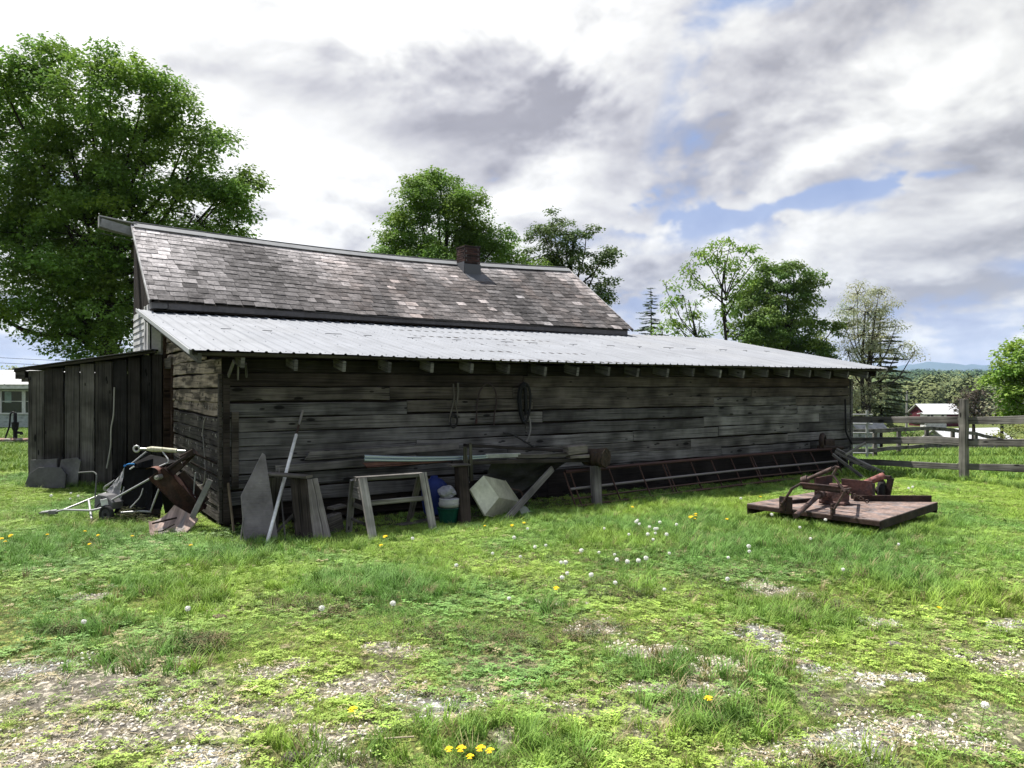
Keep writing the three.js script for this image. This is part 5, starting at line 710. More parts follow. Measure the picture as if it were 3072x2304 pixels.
// ---------- trees ----------
const barkMap = tex(256, 512, (u, v) => { const a = fbmT(u, v, 22, 5, 4), s = fbmT(u, v, 8, 8, 4); const b = 0.5 + (a - 0.5) * 0.9 + (s - 0.5) * 0.4; return [b, b * 0.97, b * 0.93]; }, [0.9, 1.6]);
const bark = std({ color: C(0.12, 0.105, 0.09), map: barkMap, bumpMap: barkMap, bumpScale: 0.02, roughness: 0.95 }), barkGrey = std({ color: C(0.19, 0.175, 0.16), map: barkMap, roughness: 0.95 });
const leafMat = (r, g, b, tr = 0.38) => new THREE.MeshPhysicalMaterial({ color: C(r, g, b), roughness: 0.72, transmission: tr, thickness: 0, side: THREE.DoubleSide, specularIntensity: 0.2 });
function clump(n, size, spread, rng, narrow = 0.85, upness = 1) {
  const P = [], U = [];
  for (let i = 0; i < n; i++) {
    const c = V((rng() - 0.5) * 2, (rng() - 0.5) * 1.1, (rng() - 0.5) * 2).multiplyScalar(spread), L = size * (0.7 + rng() * 0.6), w = L * narrow * 0.5;
    const dir = V(c.x + (rng() - 0.5) * spread, -0.25 * spread * upness + (rng() - 0.5) * spread, c.z + (rng() - 0.5) * spread).normalize(), nrm = V((rng() - 0.5) * 1.0, upness * 1.3, (rng() - 0.5) * 1.0).normalize(), side = dir.clone().cross(nrm).normalize(), n2 = side.clone().cross(dir);
    const p = (a, b, h) => c.clone().addScaledVector(dir, a * L).addScaledVector(side, b * w).addScaledVector(n2, h * L);
    const B = p(0, 0, 0), M = p(0.45, 0, -0.07), T = p(1, 0, -0.16), l = p(0.42, -1, 0.06), r = p(0.42, 1, 0.06), l2 = p(0.8, -0.45, -0.02), r2 = p(0.8, 0.45, -0.02);
    for (const t of [[B, M, l], [l, M, l2], [l2, M, T], [B, r, M], [r, r2, M], [r2, T, M]]) for (const v of t) { P.push(v.x, v.y, v.z); U.push(0, 0); }
  }
  return raw(P, U);
}
function limb(pts, r0, r1, n = 6) {                                  // tapered curved limb
  const cv = new THREE.CatmullRomCurve3(pts), seg = Math.max(4, pts.length * 3), g = new THREE.TubeGeometry(cv, seg, 1, n, false), p = g.attributes.position;
  const c = V(0, 0, 0); for (let i = 0; i <= seg; i++) { cv.getPointAt(i / seg, c); const r = lerp(r0, r1, Math.pow(i / seg, 0.8)); for (let k = 0; k <= n; k++) { const o = i * (n + 1) + k; p.setXYZ(o, c.x + (p.getX(o) - c.x) * r, c.y + (p.getY(o) - c.y) * r, c.z + (p.getZ(o) - c.z) * r); } }
  const uv = g.attributes.uv; const L = cv.getLength(); for (let i = 0; i < uv.count; i++) uv.setXY(i, uv.getY(i) * r0 * 6, uv.getX(i) * L);
  return ni(g);
}
function inst(name, geo, mat, list, parent, colors, kind) {
  const m = shade(new THREE.InstancedMesh(geo, mat, list.length)); m.name = name;
  list.forEach((x, i) => m.setMatrixAt(i, x)); if (colors) colors.forEach((c, i) => m.setColorAt(i, c));
  parent.add(m); if (kind) m.userData.kind = kind; return m;
}
const mtx = (() => { const q = new THREE.Quaternion(), e = new THREE.Euler(); return (x, y, z, ry, s, rx = 0, rz = 0, sy = s) => { e.set(rx, ry, rz, 'YXZ'); return new THREE.Matrix4().compose(V(x, y, z), q.setFromEuler(e).clone(), V(s, sy, s)); }; })();
function tree(o) {
  const r = RNG(o.seed), [bx, bz] = o.base, by = groundY(bx, -bz) - 0.1, t = thing(o.name, o.label, o.category ?? 'tree', [bx, by, bz], null, o.group), base = V(bx, by, bz);
  const wood = [], twigs = [], mats = [], cols = [], L = o.lobes, cy = L.reduce((a, l) => a + l[1], 0) / L.length, topY = Math.max(...L.map((l) => l[1])), cx = L.reduce((a, l) => a + l[0], 0) / L.length, cz = L.reduce((a, l) => a + l[2], 0) / L.length;
  const fork = V(lerp(bx, cx, 0.25), by + (Math.min(...L.map((l) => l[1] - l[3])) - by) * (o.forkAt ?? 0.75) + 0.4, lerp(bz, cz, 0.25));
  const lead = V(lerp(bx, cx, 0.8), lerp(cy, topY, 0.6), lerp(bz, cz, 0.8));
  const stems = o.stems ?? 1;
  for (let k = 0; k < stems; k++) { const off = V((r() - 0.5) * 0.5 * (stems - 1), 0, (r() - 0.5) * 0.4 * (stems - 1)); wood.push(limb([base.clone().addScaledVector(off, 0.6), fork.clone().add(off).add(V((r() - 0.5) * 0.2, 0, 0)), fork.clone().lerp(lead, 0.5).addScaledVector(off, 2).add(V((r() - 0.5) * 0.5, 0, (r() - 0.5) * 0.5)), lead.clone().addScaledVector(off, 3)], o.trunk, o.trunk * 0.18, 8)); }
  for (const [x, y, z, R] of L) {
    const c = V(x, y, z), h = clamp((y - fork.y) / Math.max(0.1, lead.y - fork.y), 0, 1), st = fork.clone().lerp(lead, h * 0.55), rr = o.trunk * (0.42 - 0.2 * h);
    const mid = st.clone().lerp(c, 0.55).add(V((r() - 0.5) * 0.4, (o.rise ?? 0.15) * st.distanceTo(c) * -1 + (r() - 0.5) * 0.3, (r() - 0.5) * 0.4));
    wood.push(limb([st, mid, c], Math.max(0.02, rr), 0.018));
    const subs = Math.max(3, Math.round(R * R * (o.subs ?? 9)));
    for (let i = 0; i < subs; i++) {
      const a = r() * 6.283, u = r() * 1.9 - 0.9, q = Math.sqrt(1 - Math.min(1, u * u)), rad = R * (0.5 + 0.55 * Math.pow(r(), 0.6));
      const s = V(x + Math.cos(a) * q * rad, y + u * rad * 0.92, z + Math.sin(a) * q * rad), sr = (o.subR ?? 0.42) * (0.7 + r() * 0.6);
      if (r() < (o.twigs ?? 0.6)) twigs.push(limb([c.clone().lerp(s, 0.05), c.clone().lerp(s, 0.55).add(V(0, -0.06 * R, 0)), s], 0.02 * (o.twigR ?? 1), 0.006 * (o.twigR ?? 1), 4));
      const n = Math.round(o.perSub * (0.6 + r() * 0.8) * (sr / (o.subR ?? 0.42)) ** 2), shadeC = 0.8 + r() * 0.4, warm = r();
      for (let k = 0; k < n; k++) {
        const b = r() * 6.283, d = Math.sqrt(r()) * sr, X = s.x + Math.cos(b) * d, Z = s.z + Math.sin(b) * d, Y = s.y + (r() - 0.5) * sr * 0.7 - d * d / sr * 0.45;
        mats.push(mtx(X, Y, Z, r() * 6.283, (o.scale ?? 1) * (0.75 + r() * 0.5), (r() - 0.5) * 0.7, (r() - 0.5) * 0.7));
        const v = shadeC * (0.85 + r() * 0.3); cols.push(C(v * lerp(0.92, 1.14, warm), v, v * lerp(1.05, 0.85, warm)));
      }
    }
  }
  part('trunk', wood, o.bark ?? bark, t); if (twigs.length) part('twigs', twigs, o.bark ?? bark, t);
  const b = BASE.get(t); for (const m of mats) { m.elements[12] -= b.x; m.elements[13] -= b.y; m.elements[14] -= b.z; }
  inst('crown', clump(o.leaves ?? 8, o.leaf, o.spread ?? o.leaf * 1.5, RNG(o.seed + 1), o.narrow), o.mat, mats, t, cols, 'stuff');
  return t;
}
const mapleLeaf = leafMat(0.16, 0.275, 0.05, 0.52), mapleDark = leafMat(0.125, 0.21, 0.045, 0.48), freshLeaf = leafMat(0.19, 0.31, 0.05, 0.48), paleLeaf = leafMat(0.38, 0.42, 0.28, 0.45), yellowLeaf = leafMat(0.22, 0.27, 0.08, 0.45), oliveLeaf = leafMat(0.12, 0.18, 0.06), brownLeaf = leafMat(0.085, 0.07, 0.058, 0.2);
tree({ name: 'maple_tree', label: 'huge leafy maple towering at the left behind the black shed and barn gable', seed: 11, base: [-13.6, -26], trunk: 0.42, mat: mapleLeaf, leaf: 0.105, leaves: 20, spread: 0.27, perSub: 14, subs: 9, subR: 0.52, twigs: 0.3, lobes: [[-15.8,11.7,-26.8,1.35],[-13.9,11.2,-25.2,1.42],[-12.2,11.2,-25.5,1.28],[-11.1,10.4,-26.5,1.18],[-16.6,9.5,-26,1.69],[-14.6,9,-26.1,1.76],[-12.2,8.9,-25.6,1.76],[-10.4,9.2,-25.5,1.08],[-9.7,8.6,-26.6,0.88],[-9.5,7.2,-26.7,0.88],[-10.4,7.2,-25.2,1.42],[-16.5,6.8,-26.2,1.76],[-14.1,6.5,-25.2,1.89],[-11.9,6.3,-27.1,1.35],[-15.6,4.5,-26.1,1.56],[-13.8,4.1,-25.4,1.56],[-12.6,4.5,-26.6,1.35],[-14.6,3.3,-25.3,1.01],[-12.9,3.1,-25.4,0.88],[-18.3,10.9,-27.2,1.62],[-18.7,7.9,-27.4,1.86],[-18.3,4.8,-25.9,1.52],[-17,11.9,-25.3,1.01],[-14.5,7.5,-28,2.2],[-16,5,-28,2],[-15.6,12.5,-26,1.0],[-13.6,12.2,-26,0.9],[-12.0,12.0,-26,0.8],[-9.8,7.9,-26,1.0],[-13.5,10,-26.5,1.4],[-15.8,8,-26.5,1.5],[-14,5.2,-26.8,1.4]] });
tree({ name: 'maple_tree', label: 'round crowned maple rising behind the slate roof left of the chimney', seed: 21, base: [-3.4, -36], trunk: 0.32, mat: mapleLeaf, leaf: 0.12, leaves: 18, spread: 0.28, perSub: 14, subs: 12, subR: 0.5, twigs: 0.3, lobes: [[-3.4,11.1,-36.5,1.05],[-3.4,10.7,-36.7,1.12],[-4.4,10.1,-35.4,1.12],[-2.3,10.4,-35.6,0.94],[-5.1,9.2,-36.4,1.0],[-1.6,9.4,-36,1.03],[-3.4,9.1,-36.1,1.69],[-5.9,8.2,-35.8,0.75],[-0.6,8.2,-35.6,0.94],[-4.8,7.7,-37,1.59],[-2.2,7.9,-37.2,1.59],[0.0,7.4,-35.6,0.66],[-5.5,7.4,-36.1,0.95],[-3.4,6.7,-35.2,1.87],[-0.6,6.7,-36.7,0.94],[1.1,6.9,-36.1,0.66]] });
tree({ name: 'dark_tree', label: 'dark open crowned tree behind the right end of the slate roof', seed: 31, base: [3.6, -42], trunk: 0.3, mat: oliveLeaf, leaf: 0.13, leaves: 12, spread: 0.24, perSub: 10, subs: 12, subR: 0.42, twigs: 0.7, lobes: [[2.2,10.6,-42.4,0.76],[1.8,9.6,-41.5,0.87],[2.9,9.8,-41.7,0.76],[1.3,8.7,-42.3,0.76],[4.1,10.2,-42,0.49],[5.2,9.2,-42,0.55],[4.7,8.3,-41.8,0.66],[3.7,8.3,-41.6,0.76],[2.3,8.2,-42.6,0.98],[4.8,7.3,-42.5,0.66],[5.2,6.5,-41.7,0.55],[4.5,6.2,-42.1,0.66],[3.2,9.0,-42,0.6],[1.0,7.3,-42,0.8],[2.6,7.0,-42,0.9]] });
tree({ name: 'ash_tree', label: 'small slanting ash tree with loose green tufts above the metal roof', seed: 41, base: [10.9, -42], trunk: 0.14, mat: freshLeaf, leaf: 0.17, leaves: 7, spread: 0.22, perSub: 6, subs: 11, subR: 0.34, twigs: 0.8, twigR: 1.2, narrow: 0.6, lobes: [[8.5,6.9,-42.4,0.5],[9.3,6.5,-41.7,0.45],[8.9,6.1,-41.8,0.4],[10,6,-41.8,0.45],[8.7,5.4,-42.2,0.4],[10.3,5.3,-42,0.6],[9.2,4.7,-42.1,0.76],[8.2,4.3,-41.8,0.66],[10.5,4.3,-41.7,0.66],[9.7,3.8,-42.6,0.87]] });
tree({ name: 'ash_tree', label: 'tall airy vase shaped ash tree with a bare forked lower trunk', seed: 51, base: [12.3, -44], trunk: 0.2, mat: freshLeaf, leaf: 0.17, leaves: 7, spread: 0.22, perSub: 6, subs: 12, subR: 0.36, twigs: 0.8, twigR: 1.2, narrow: 0.6, forkAt: 0.9, rise: 0.05, lobes: [[10.2,8.3,-44.4,0.62],[10.9,8.9,-43.6,0.62],[11.7,9.3,-43.7,0.66],[12.5,9.4,-44.3,0.66],[13.4,9.1,-44,0.55],[14,8.8,-44,0.42],[12,8.3,-43.8,0.7],[13,8.2,-43.7,0.6],[10.7,7.7,-44.4,0.55],[13.6,7.7,-44.3,0.36],[11.5,7,-43.7,0.45],[12.8,6.7,-44,0.4],[12,6,-43.8,0.45],[12.4,5,-44.4,0.4]] });
tree({ name: 'dense_tree', label: 'broad dense green tree right of the airy ash above the metal roof', seed: 61, base: [17.2, -48], trunk: 0.3, mat: mapleDark, leaf: 0.13, leaves: 15, spread: 0.27, perSub: 12, subs: 12, subR: 0.45, twigs: 0.5, lobes: [[16.2,8.7,-48.5,0.94],[17.4,8.8,-47.5,0.81],[18.4,8.3,-47.7,0.69],[15.2,7.5,-48.4,1],[16.7,7.3,-48,1.37],[18.2,7,-48.1,0.87],[14.7,6.2,-47.7,1.12],[16.2,5.7,-47.3,1.62],[18,5.7,-48.8,1.25],[19.3,5.5,-48.4,0.56],[18.7,4.4,-47.6,0.75],[20.2,5.2,-48.1,0.5],[15.2,4.4,-47.4,1.37],[17,4.1,-49.2,1.5],[18.9,3.8,-48.1,1.12],[14.2,5,-47.7,0.75],[16.5,2.6,-48,1.5],[19,2.4,-48,1.1]] });
tree({ name: 'yellow_shrub', label: 'yellow green young tree in the gap between dense tree and pale tree', category: 'tree', seed: 71, base: [21.3, -54], trunk: 0.08, mat: yellowLeaf, leaf: 0.16, leaves: 7, spread: 0.24, perSub: 5, subs: 12, subR: 0.35, lobes: [[21.9,5,-54.3,0.56],[22.1,4.2,-53.6,0.7],[21.6,3.8,-53.7,0.63],[22.5,3.9,-54.2,0.5],[21.9,2.6,-54,0.9]] });
tree({ name: 'pale_tree', label: 'thin pale springtime tree with visible twigs beyond the shed roof tip', seed: 81, base: [22.0, -48], trunk: 0.24, stems: 2, mat: paleLeaf, bark: barkGrey, leaf: 0.12, leaves: 10, spread: 0.28, perSub: 7, subs: 14, subR: 0.45, twigs: 1, twigR: 1.5, narrow: 0.6, forkAt: 0.5, rise: 0.2, lobes: [[21.8,7.4,-48.5,0.81],[22.7,7.5,-47.5,0.7],[21.2,6.4,-47.7,0.81],[23.3,6.4,-48.3,0.75],[22.2,6.2,-48,1.1],[20.8,5.3,-48.1,0.75],[23.9,5.3,-47.8,0.62],[21.7,4.7,-47.5,1.12],[23,4.7,-48.6,1],[24.5,4.1,-48.5,0.62],[20.8,3.7,-47.6,0.75],[25.2,3.7,-48.1,0.5],[22.2,3.2,-47.5,1.2],[21.6,1.6,-48.7,0.94],[21.2,0.7,-48.1,0.75],[22.3,1.2,-47.7,0.75],[21.3,-0.4,-47.6,0.7]] });
tree({ name: 'maple_tree', label: 'bright green young maple cut off by the right edge of the picture', seed: 91, base: [20.6, -30], trunk: 0.16, mat: freshLeaf, leaf: 0.12, leaves: 13, spread: 0.22, perSub: 11, subs: 14, subR: 0.38, twigs: 0.4, lobes: [[19.9,3.2,-30.4,0.62],[19.4,2.5,-29.7,0.55],[19.7,1.8,-29.7,0.7],[19.2,1.9,-30.2,0.39],[20.2,2.5,-30,0.86],[19.5,1.1,-30,0.55],[20.4,1,-29.8,0.86],[20.8,3.7,-29.6,0.78],[20,0.7,-30.4,0.55],[21.4,2.2,-30.8,1.01]] });
{ // trees in the valley
  const at2 = (x, y, d) => [(x - 512) / 769 * d, 1.6 + (385 - y) * d / 769, -d];
  const mk = (name, label, seed, bx, d, ls, mat, ex) => { const L = ls.map(([x, y, R]) => [...at2(x, y, d + ((x * 7 + y * 3) % 5) * 0.6), R * d / 769]); tree({ name, label, seed, base: [(bx - 512) / 769 * d, -d], trunk: 0.25, mat, leaf: 0.32, leaves: 7, spread: 0.5, perSub: 5, subs: 3.2, subR: 0.8, twigs: 0.4, lobes: L, ...ex }); };
  mk('dark_cedar', 'dark brownish cedar right behind the tall fence post', 101, 974, 75, [[972, 388, 6], [980, 390, 6], [966, 394, 5], [976, 398, 9], [970, 408, 9], [983, 408, 7], [975, 414, 8], [964, 404, 6]], brownLeaf, { narrow: 0.4, subs: 5 });
  mk('grey_shrub', 'pale grey green shrub between the cedar and the bright maple', 111, 1003, 70, [[998, 405, 8], [1008, 402, 8], [1016, 408, 8], [992, 412, 6], [1004, 414, 8]], leafMat(0.16, 0.17, 0.11), {});
  mk('round_bush', 'small dark round bush behind the far fence near the gate', 121, 907, 38, [[903, 430, 6], [910, 429, 6], [915, 432, 5], [898, 433, 4]], mapleDark, { leaf: 0.14, spread: 0.22, subR: 0.35, subs: 14, trunk: 0.06, category: 'bush' });
  mk('yellow_bush', 'yellow green bush beyond the far fence at the right edge', 131, 1012, 60, [[1000, 433, 6], [1010, 431, 7], [1021, 430, 8], [1034, 432, 8]], yellowLeaf, { leaf: 0.2, spread: 0.35, subR: 0.5, subs: 7, trunk: 0.06, category: 'bush' });
  mk('house_tree', 'pale budding tree top peeping over the white house roof', 141, 16, 60, [[10, 371, 6], [17, 368, 6], [22, 371, 5]], paleLeaf, { leaf: 0.2, spread: 0.4, perSub: 3 });
}
// conifers
function conifer(name, label, seed, bx, d, top, bottom, halfW, mat, o = {}) {
  const r = RNG(seed), X = (bx - 512) / 769 * d, yT = 1.6 + (385 - top) * d / 769, yB = 1.6 + (385 - bottom) * d / 769, W = halfW * d / 769, by = groundY(X, d) - 0.1, t = thing(name, label, 'tree', [X, by, -d]), b = BASE.get(t);
  part('trunk', limb([V(X, by, -d), V(X + 0.05, lerp(by, yT, 0.5), -d), V(X, yT, -d)], o.trunk ?? 0.16, 0.015, 7), bark, t);
  const spray = (() => { const P = [], U = [], q = RNG(seed + 5); for (let i = 0; i < 60; i++) { const x = q() * 1.0, sd = (q() < 0.5 ? -1 : 1) * (0.25 + q() * 0.75) * 0.36 * (1.05 - x), w = 0.035 + q() * 0.03, y = (q() - 0.5) * 0.12 - Math.abs(sd) * 0.25; const A = [x, y * 0.4, 0], B = [x + Math.abs(sd) * 0.7, y, sd], Cc = [x + Math.abs(sd) * 0.7 + w, y - w, sd * 0.9], D = [x + w * 1.6, y * 0.4 - w, 0]; P.push(...A, ...B, ...Cc, ...A, ...Cc, ...D); for (let k = 0; k < 6; k++) U.push(0, 0); } return raw(P, U); })();
  const ms = [], cs = [], st = []; const whorls = o.whorls ?? 20;
  for (let i = 0; i < whorls; i++) { const f = (i + r() * 0.6) / whorls, y = lerp(yB, yT, f), len0 = W * Math.pow(1 - f, 0.8) * (0.75 + r() * 0.4) + 0.12, nb = o.branches ?? 7; for (let k = 0; k < nb; k++) { if (r() < (o.gap ?? 0.12)) continue; const a = (k + r() * 0.8) / nb * 6.283, len = len0 * (0.6 + r() * 0.6), droop = 0.12 + r() * 0.18 - 0.25 * f; const ex = V(X + Math.cos(a) * len, y - droop * len, -d + Math.sin(a) * len); st.push(limb([V(X, y, -d), V(X + Math.cos(a) * len * 0.5, y - droop * len * 0.3, -d + Math.sin(a) * len * 0.5), ex], 0.018, 0.005, 4)); const n = Math.max(1, Math.round(len / 0.26)); for (let j = 0; j < n; j++) { const q = (j + 0.25) / n * 0.85 + 0.08; const m = mtx(X + Math.cos(a) * len * q - b.x, y - droop * len * q * q - b.y, -d + Math.sin(a) * len * q - b.z, -a + (r() - 0.5) * 0.6, Math.min(0.62, 0.2 + len * 0.5) * (0.8 + r() * 0.5), (r() - 0.5) * 0.5, -droop * 0.7 + (r() - 0.5) * 0.2); ms.push(m); const v = 0.75 + r() * 0.5; cs.push(C(v, v, v)); } } }
  part('branches', st, bark, t); inst('crown', spray, mat, ms, t, cs, 'stuff');
}
const needle = leafMat(0.085, 0.125, 0.075, 0.25), needleOlive = leafMat(0.15, 0.18, 0.085, 0.3);
conifer('spruce_tree', 'slim dark spruce spire between the barn roof and the slanting ash', 151, 651, 48, 287, 345, 12, needle, { whorls: 24, branches: 5, gap: 0.35 });
conifer('spruce_tree', 'olive spruce with layered drooping boughs at the shed roof tip', 161, 880, 50, 308, 424, 30, needleOlive, { whorls: 28, branches: 8, trunk: 0.2, gap: 0.2 });

// far woods
{
  const P = [], U = [], r = RNG(400); for (let i = 0; i < 700; i++) { const u = r() * 1.74 - 0.75, a = r() * 6.283, q = Math.sqrt(Math.max(0, 1 - Math.min(1, u * u))), c = V(Math.cos(a) * q, u * 0.95 + 0.75, Math.sin(a) * q).multiplyScalar(0.75 + r() * 0.3), n = V(c.x + (r() - 0.5), c.y - 0.2 + (r() - 0.3), c.z + (r() - 0.5)).normalize(), s = 0.05 + r() * 0.06, e1 = n.clone().cross(V(r() - 0.5, 1, r() - 0.5)).normalize().multiplyScalar(s), e2 = n.clone().cross(e1).normalize().multiplyScalar(s); const v = [c.clone().add(e1), c.clone().add(e2), c.clone().sub(e1), c.clone().sub(e2)]; for (const k of [0, 1, 2, 0, 2, 3]) { P.push(v[k].x, v[k].y, v[k].z); U.push(0, 0); } }
  const puff = raw(P, U), wood1 = [], c1 = [], wood2 = [], c2 = [];
  const add = (x, d, h, w, L, K, c) => { L.push(mtx(x, groundY(x, d) - h * 0.1, -d, r() * 6.28, w, 0, 0, h * 0.55)); K.push(c); };
  for (let i = 0; i < 900; i++) { const d = 150 + Math.pow(r(), 1.2) * 320, k = 0.30 + r() * 0.75, x = d * k; if (Math.abs(x - 77 * d / 140) < 6 && d < 160) continue; if (d < 190 && k < 0.66 && k > 0.5) continue; const v = 0.85 + r() * 0.25, w = r(); add(x, d, 7 + r() * 6, 3 + r() * 2.6, wood1, c1, C(v * lerp(0.09, 0.14, w), v * lerp(0.13, 0.16, w), v * 0.065)); }
  for (let i = 0; i < 2600; i++) { const d = 480 + Math.pow(r(), 0.9) * 950, x = d * (0.28 + r() * 0.85); const v = 0.85 + r() * 0.25, w = r(); add(x, d, 10 + r() * 7, 6 + r() * 5, wood2, c2, C(v * lerp(0.05, 0.09, w * w), v * lerp(0.09, 0.12, w), v * 0.055)); }
  for (let i = 0; i < 500; i++) { const d = 120 + r() * 300, x = -d * (0.35 + r() * 0.7); const v = 0.7 + r() * 0.5; add(x, d, 5 + r() * 4, 4 + r() * 3, wood2, c2, C(v * 0.07, v * 0.11, v * 0.045)); }
  const wm = std({ color: C(1, 1, 1), roughness: 0.9, side: THREE.DoubleSide });
  tag(inst('valley_wood', puff, wm, wood1, scene, c1), 'light spring green wood in the valley behind the red barn', 'wood', null, 'stuff');
  tag(inst('hill_forest', puff, wm, wood2, scene, c2), 'darker forest covering the far hill below the blue mountains', 'forest', null, 'stuff');
}

// ---------- grass and weeds ----------
{
  const r = RNG(900);
  const blades = (n, h, spread, w, lean, seed, seg = 2) => { const P = [], U = [], q = RNG(seed); for (let i = 0; i < n; i++) { const a = q() * 6.283, d = Math.sqrt(q()) * spread, x = Math.cos(a) * d, z = Math.sin(a) * d, H = h * (0.55 + q() * 0.6), b = q() * 6.283, ln = lean * (0.3 + q()) * H, W = w * (0.7 + q() * 0.6), sx = -Math.sin(b) * W, sz = Math.cos(b) * W; const pt = (t, s) => [x + Math.cos(b) * ln * t * t + sx * s * (1 - t * 0.75), H * (t - 0.25 * t * t * (lean > 0.8 ? 1.4 : 0.6)), z + Math.sin(b) * ln * t * t + sz * s * (1 - t * 0.75)]; for (let k = 0; k < seg; k++) { const t0 = k / seg, t1 = (k + 1) / seg; if (k === seg - 1) { P.push(...pt(t0, -1), ...pt(t0, 1), ...pt(1, 0)); } else P.push(...pt(t0, -1), ...pt(t0, 1), ...pt(t1, 1), ...pt(t0, -1), ...pt(t1, 1), ...pt(t1, -1)); } } return raw(P, new Array(P.length / 3 * 2).fill(0)); };
  const clover = (n, s, spread, seed) => { const P = [], q = RNG(seed); for (let i = 0; i < n; i++) { const a = q() * 6.283, d = Math.sqrt(q()) * spread, c = V(Math.cos(a) * d, 0.008 + q() * 0.018, Math.sin(a) * d); for (let k = 0; k < 3; k++) { const b = a + k * 2.09 + q() * 0.4, L = s * (0.7 + q() * 0.6), t = (q() - 0.4) * 0.5, e = V(Math.cos(b), t, Math.sin(b)), f = V(-Math.sin(b), 0, Math.cos(b)); const p0 = c, p1 = c.clone().addScaledVector(e, L * 0.6).addScaledVector(f, L * 0.4), p2 = c.clone().addScaledVector(e, L), p3 = c.clone().addScaledVector(e, L * 0.6).addScaledVector(f, -L * 0.4); for (const v of [p0, p1, p2, p0, p2, p3]) P.push(v.x, v.y, v.z); } } return raw(P, new Array(P.length / 3 * 2).fill(0)); };
  const grassMat = leafMat(1, 1, 1, 0.42); grassMat.roughness = 0.6;
  const TUFTS = [[0.25,5.56,0.14,0.29],[1,6.06,0.2,0.27],[-1.2,6.13,0.95,0.5],[1.97,5.33,0.45,0.43],[1,3.65,0.36,0.3],[-0.05,3.46,0.5,0.2],[-2.12,4.37,0.36,0.36],[-0.75,6.06,0.26,0.34],[3.23,6.35,0.6,0.6],[3.47,5.8,0.55,0.5],[-2.31,5.67,0.25,0.48],[-2.76,6.06,0.58,0.42],[1.02,4.3,0.45,0.28],[1.37,3.29,0.26,0.12],[1.09,8.09,0.75,0.75],[2.46,9.22,1.2,1.3],[2.73,7.63,1.4,0.9],[1.82,8.09,0.5,1],[-0.8,3.29,0.3,0.16],[0.25,3.33,0.2,0.14],[0.87,3.86,0.24,0.16],[-4.62,7.63,0.6,1.1],[-2.56,7.02,0.55,0.46],[-2.8,5.13,0.4,0.3]];
  TUFTS.push([3.3, 8.3, 0.5, 0.28], [4.4, 8.25, 0.4, 0.25], [5.05, 8.9, 0.25, 0.35], [2.75, 8.85, 0.25, 0.3]);
  const inTuft = (x, d) => { let m = 0; for (const [a, b, c, e] of TUFTS) m = Math.max(m, Math.exp(-(((x - a) / c) ** 2 + ((d - b) / e) ** 2))); return m; };
  const inside = (x, d) => { const p = SHED.worldToLocal(V(x, 0, -d)); if (p.x > 0.0 && p.x < 11.4 && p.z < -0.02 && p.z > -8) return true; if (x > -7.3 && x < -5.3 && d > 11.7 && d < 14.6) return true; return false; };
  const short = [], shortC = [], tall = [], tallC = [], clov = [], clovC = [], stalk = [], stalkC = [], far = [], farC = [], straw = [], strawC = [], peb = [], pebC = [];
  const rand = (lo, hi) => lo + (hi - lo) * r();
  for (let i = 0; i < 380000; i++) {
    const d = Math.sqrt(rand(2.3 * 2.3, 15.5 * 15.5)), x = rand(-0.70, 0.70) * d + rand(-1.6, 1.6); if (inside(x, d)) continue;
    const [b] = bareness(x, d), n = fbm(x * 0.9 + 44, d * 0.9 + 71, 3), m = fbm(x * 2.4 + 80, d * 2.4 + 19, 3), tf = inTuft(x, d), y = groundY(x, d);
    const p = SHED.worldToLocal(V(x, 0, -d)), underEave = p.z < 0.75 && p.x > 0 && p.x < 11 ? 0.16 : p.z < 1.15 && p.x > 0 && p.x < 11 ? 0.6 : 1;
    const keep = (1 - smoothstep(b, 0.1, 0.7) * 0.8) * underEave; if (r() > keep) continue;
    const v = 0.62 + r() * 0.75, yellow = clamp(0.62 + (n - 0.5) * 2.6 + (r() - 0.5) * 0.5 - tf * 0.5, 0, 1), dry = r() < 0.05 + b * 0.3;
    const col = dry ? C(0.34 * v, 0.30 * v, 0.15 * v) : C(v * lerp(0.155, 0.285, yellow), v * lerp(0.30, 0.415, yellow), v * 0.065);
    const hs = lerp(0.45, 0.75, smoothstep(d, 5.2, 8.5)) * (0.6 + m * 0.9);
    if (r() < tf * 0.6 || (d > 7 && r() < 0.07 * m)) { if (r() < 0.4) { tall.push(mtx(x, y - 0.005, -d, r() * 6.28, 0.5 + r() * 0.4 + tf * 0.2, (r() - 0.5) * 0.2, (r() - 0.5) * 0.2)); tallC.push(col.multiplyScalar(0.92)); } }
    else if (r() < (d < 8.5 ? 0.17 : 0.06) * smoothstep(fbm(x * 1.2 + 7, d * 1.2 + 99, 3), 0.25, 0.65)) { clov.push(mtx(x, y, -d, r() * 6.28, 0.7 + r() * 0.6, 0, 0)); { const k = r() < 0.12 ? 1.5 : 1; clovC.push(C(col.r * 1.05 * k, col.g * k, col.b * 1.2 * k)); }; }  // some clover is brightened to put leaf gloss into its colour
    else { short.push(mtx(x, y - 0.004, -d, r() * 6.28, hs, (r() - 0.5) * 0.25, (r() - 0.5) * 0.25)); shortC.push(col); }
  }
  for (let i = 0; i < 90000; i++) {                                  // meadow farther off
    const d = Math.sqrt(rand(13 * 13, 62 * 62)), x = rand(-0.75, 0.75) * d; if (inside(x, d) || (d < 15.5 && Math.abs(x) < 1)) continue; const k = x / d; if (k > -0.6 && k < 0.40) continue;
    const v = 0.8 + r() * 0.45, yl = r(); far.push(mtx(x, groundY(x, d) - 0.01, -d, r() * 6.28, (0.9 + r() * 0.9) * (x < 0 ? 0.5 : d < 28 ? 0.5 : 0.8))); farC.push(C(v * lerp(0.12, 0.2, yl), v * lerp(0.23, 0.29, yl), v * 0.045));
  }
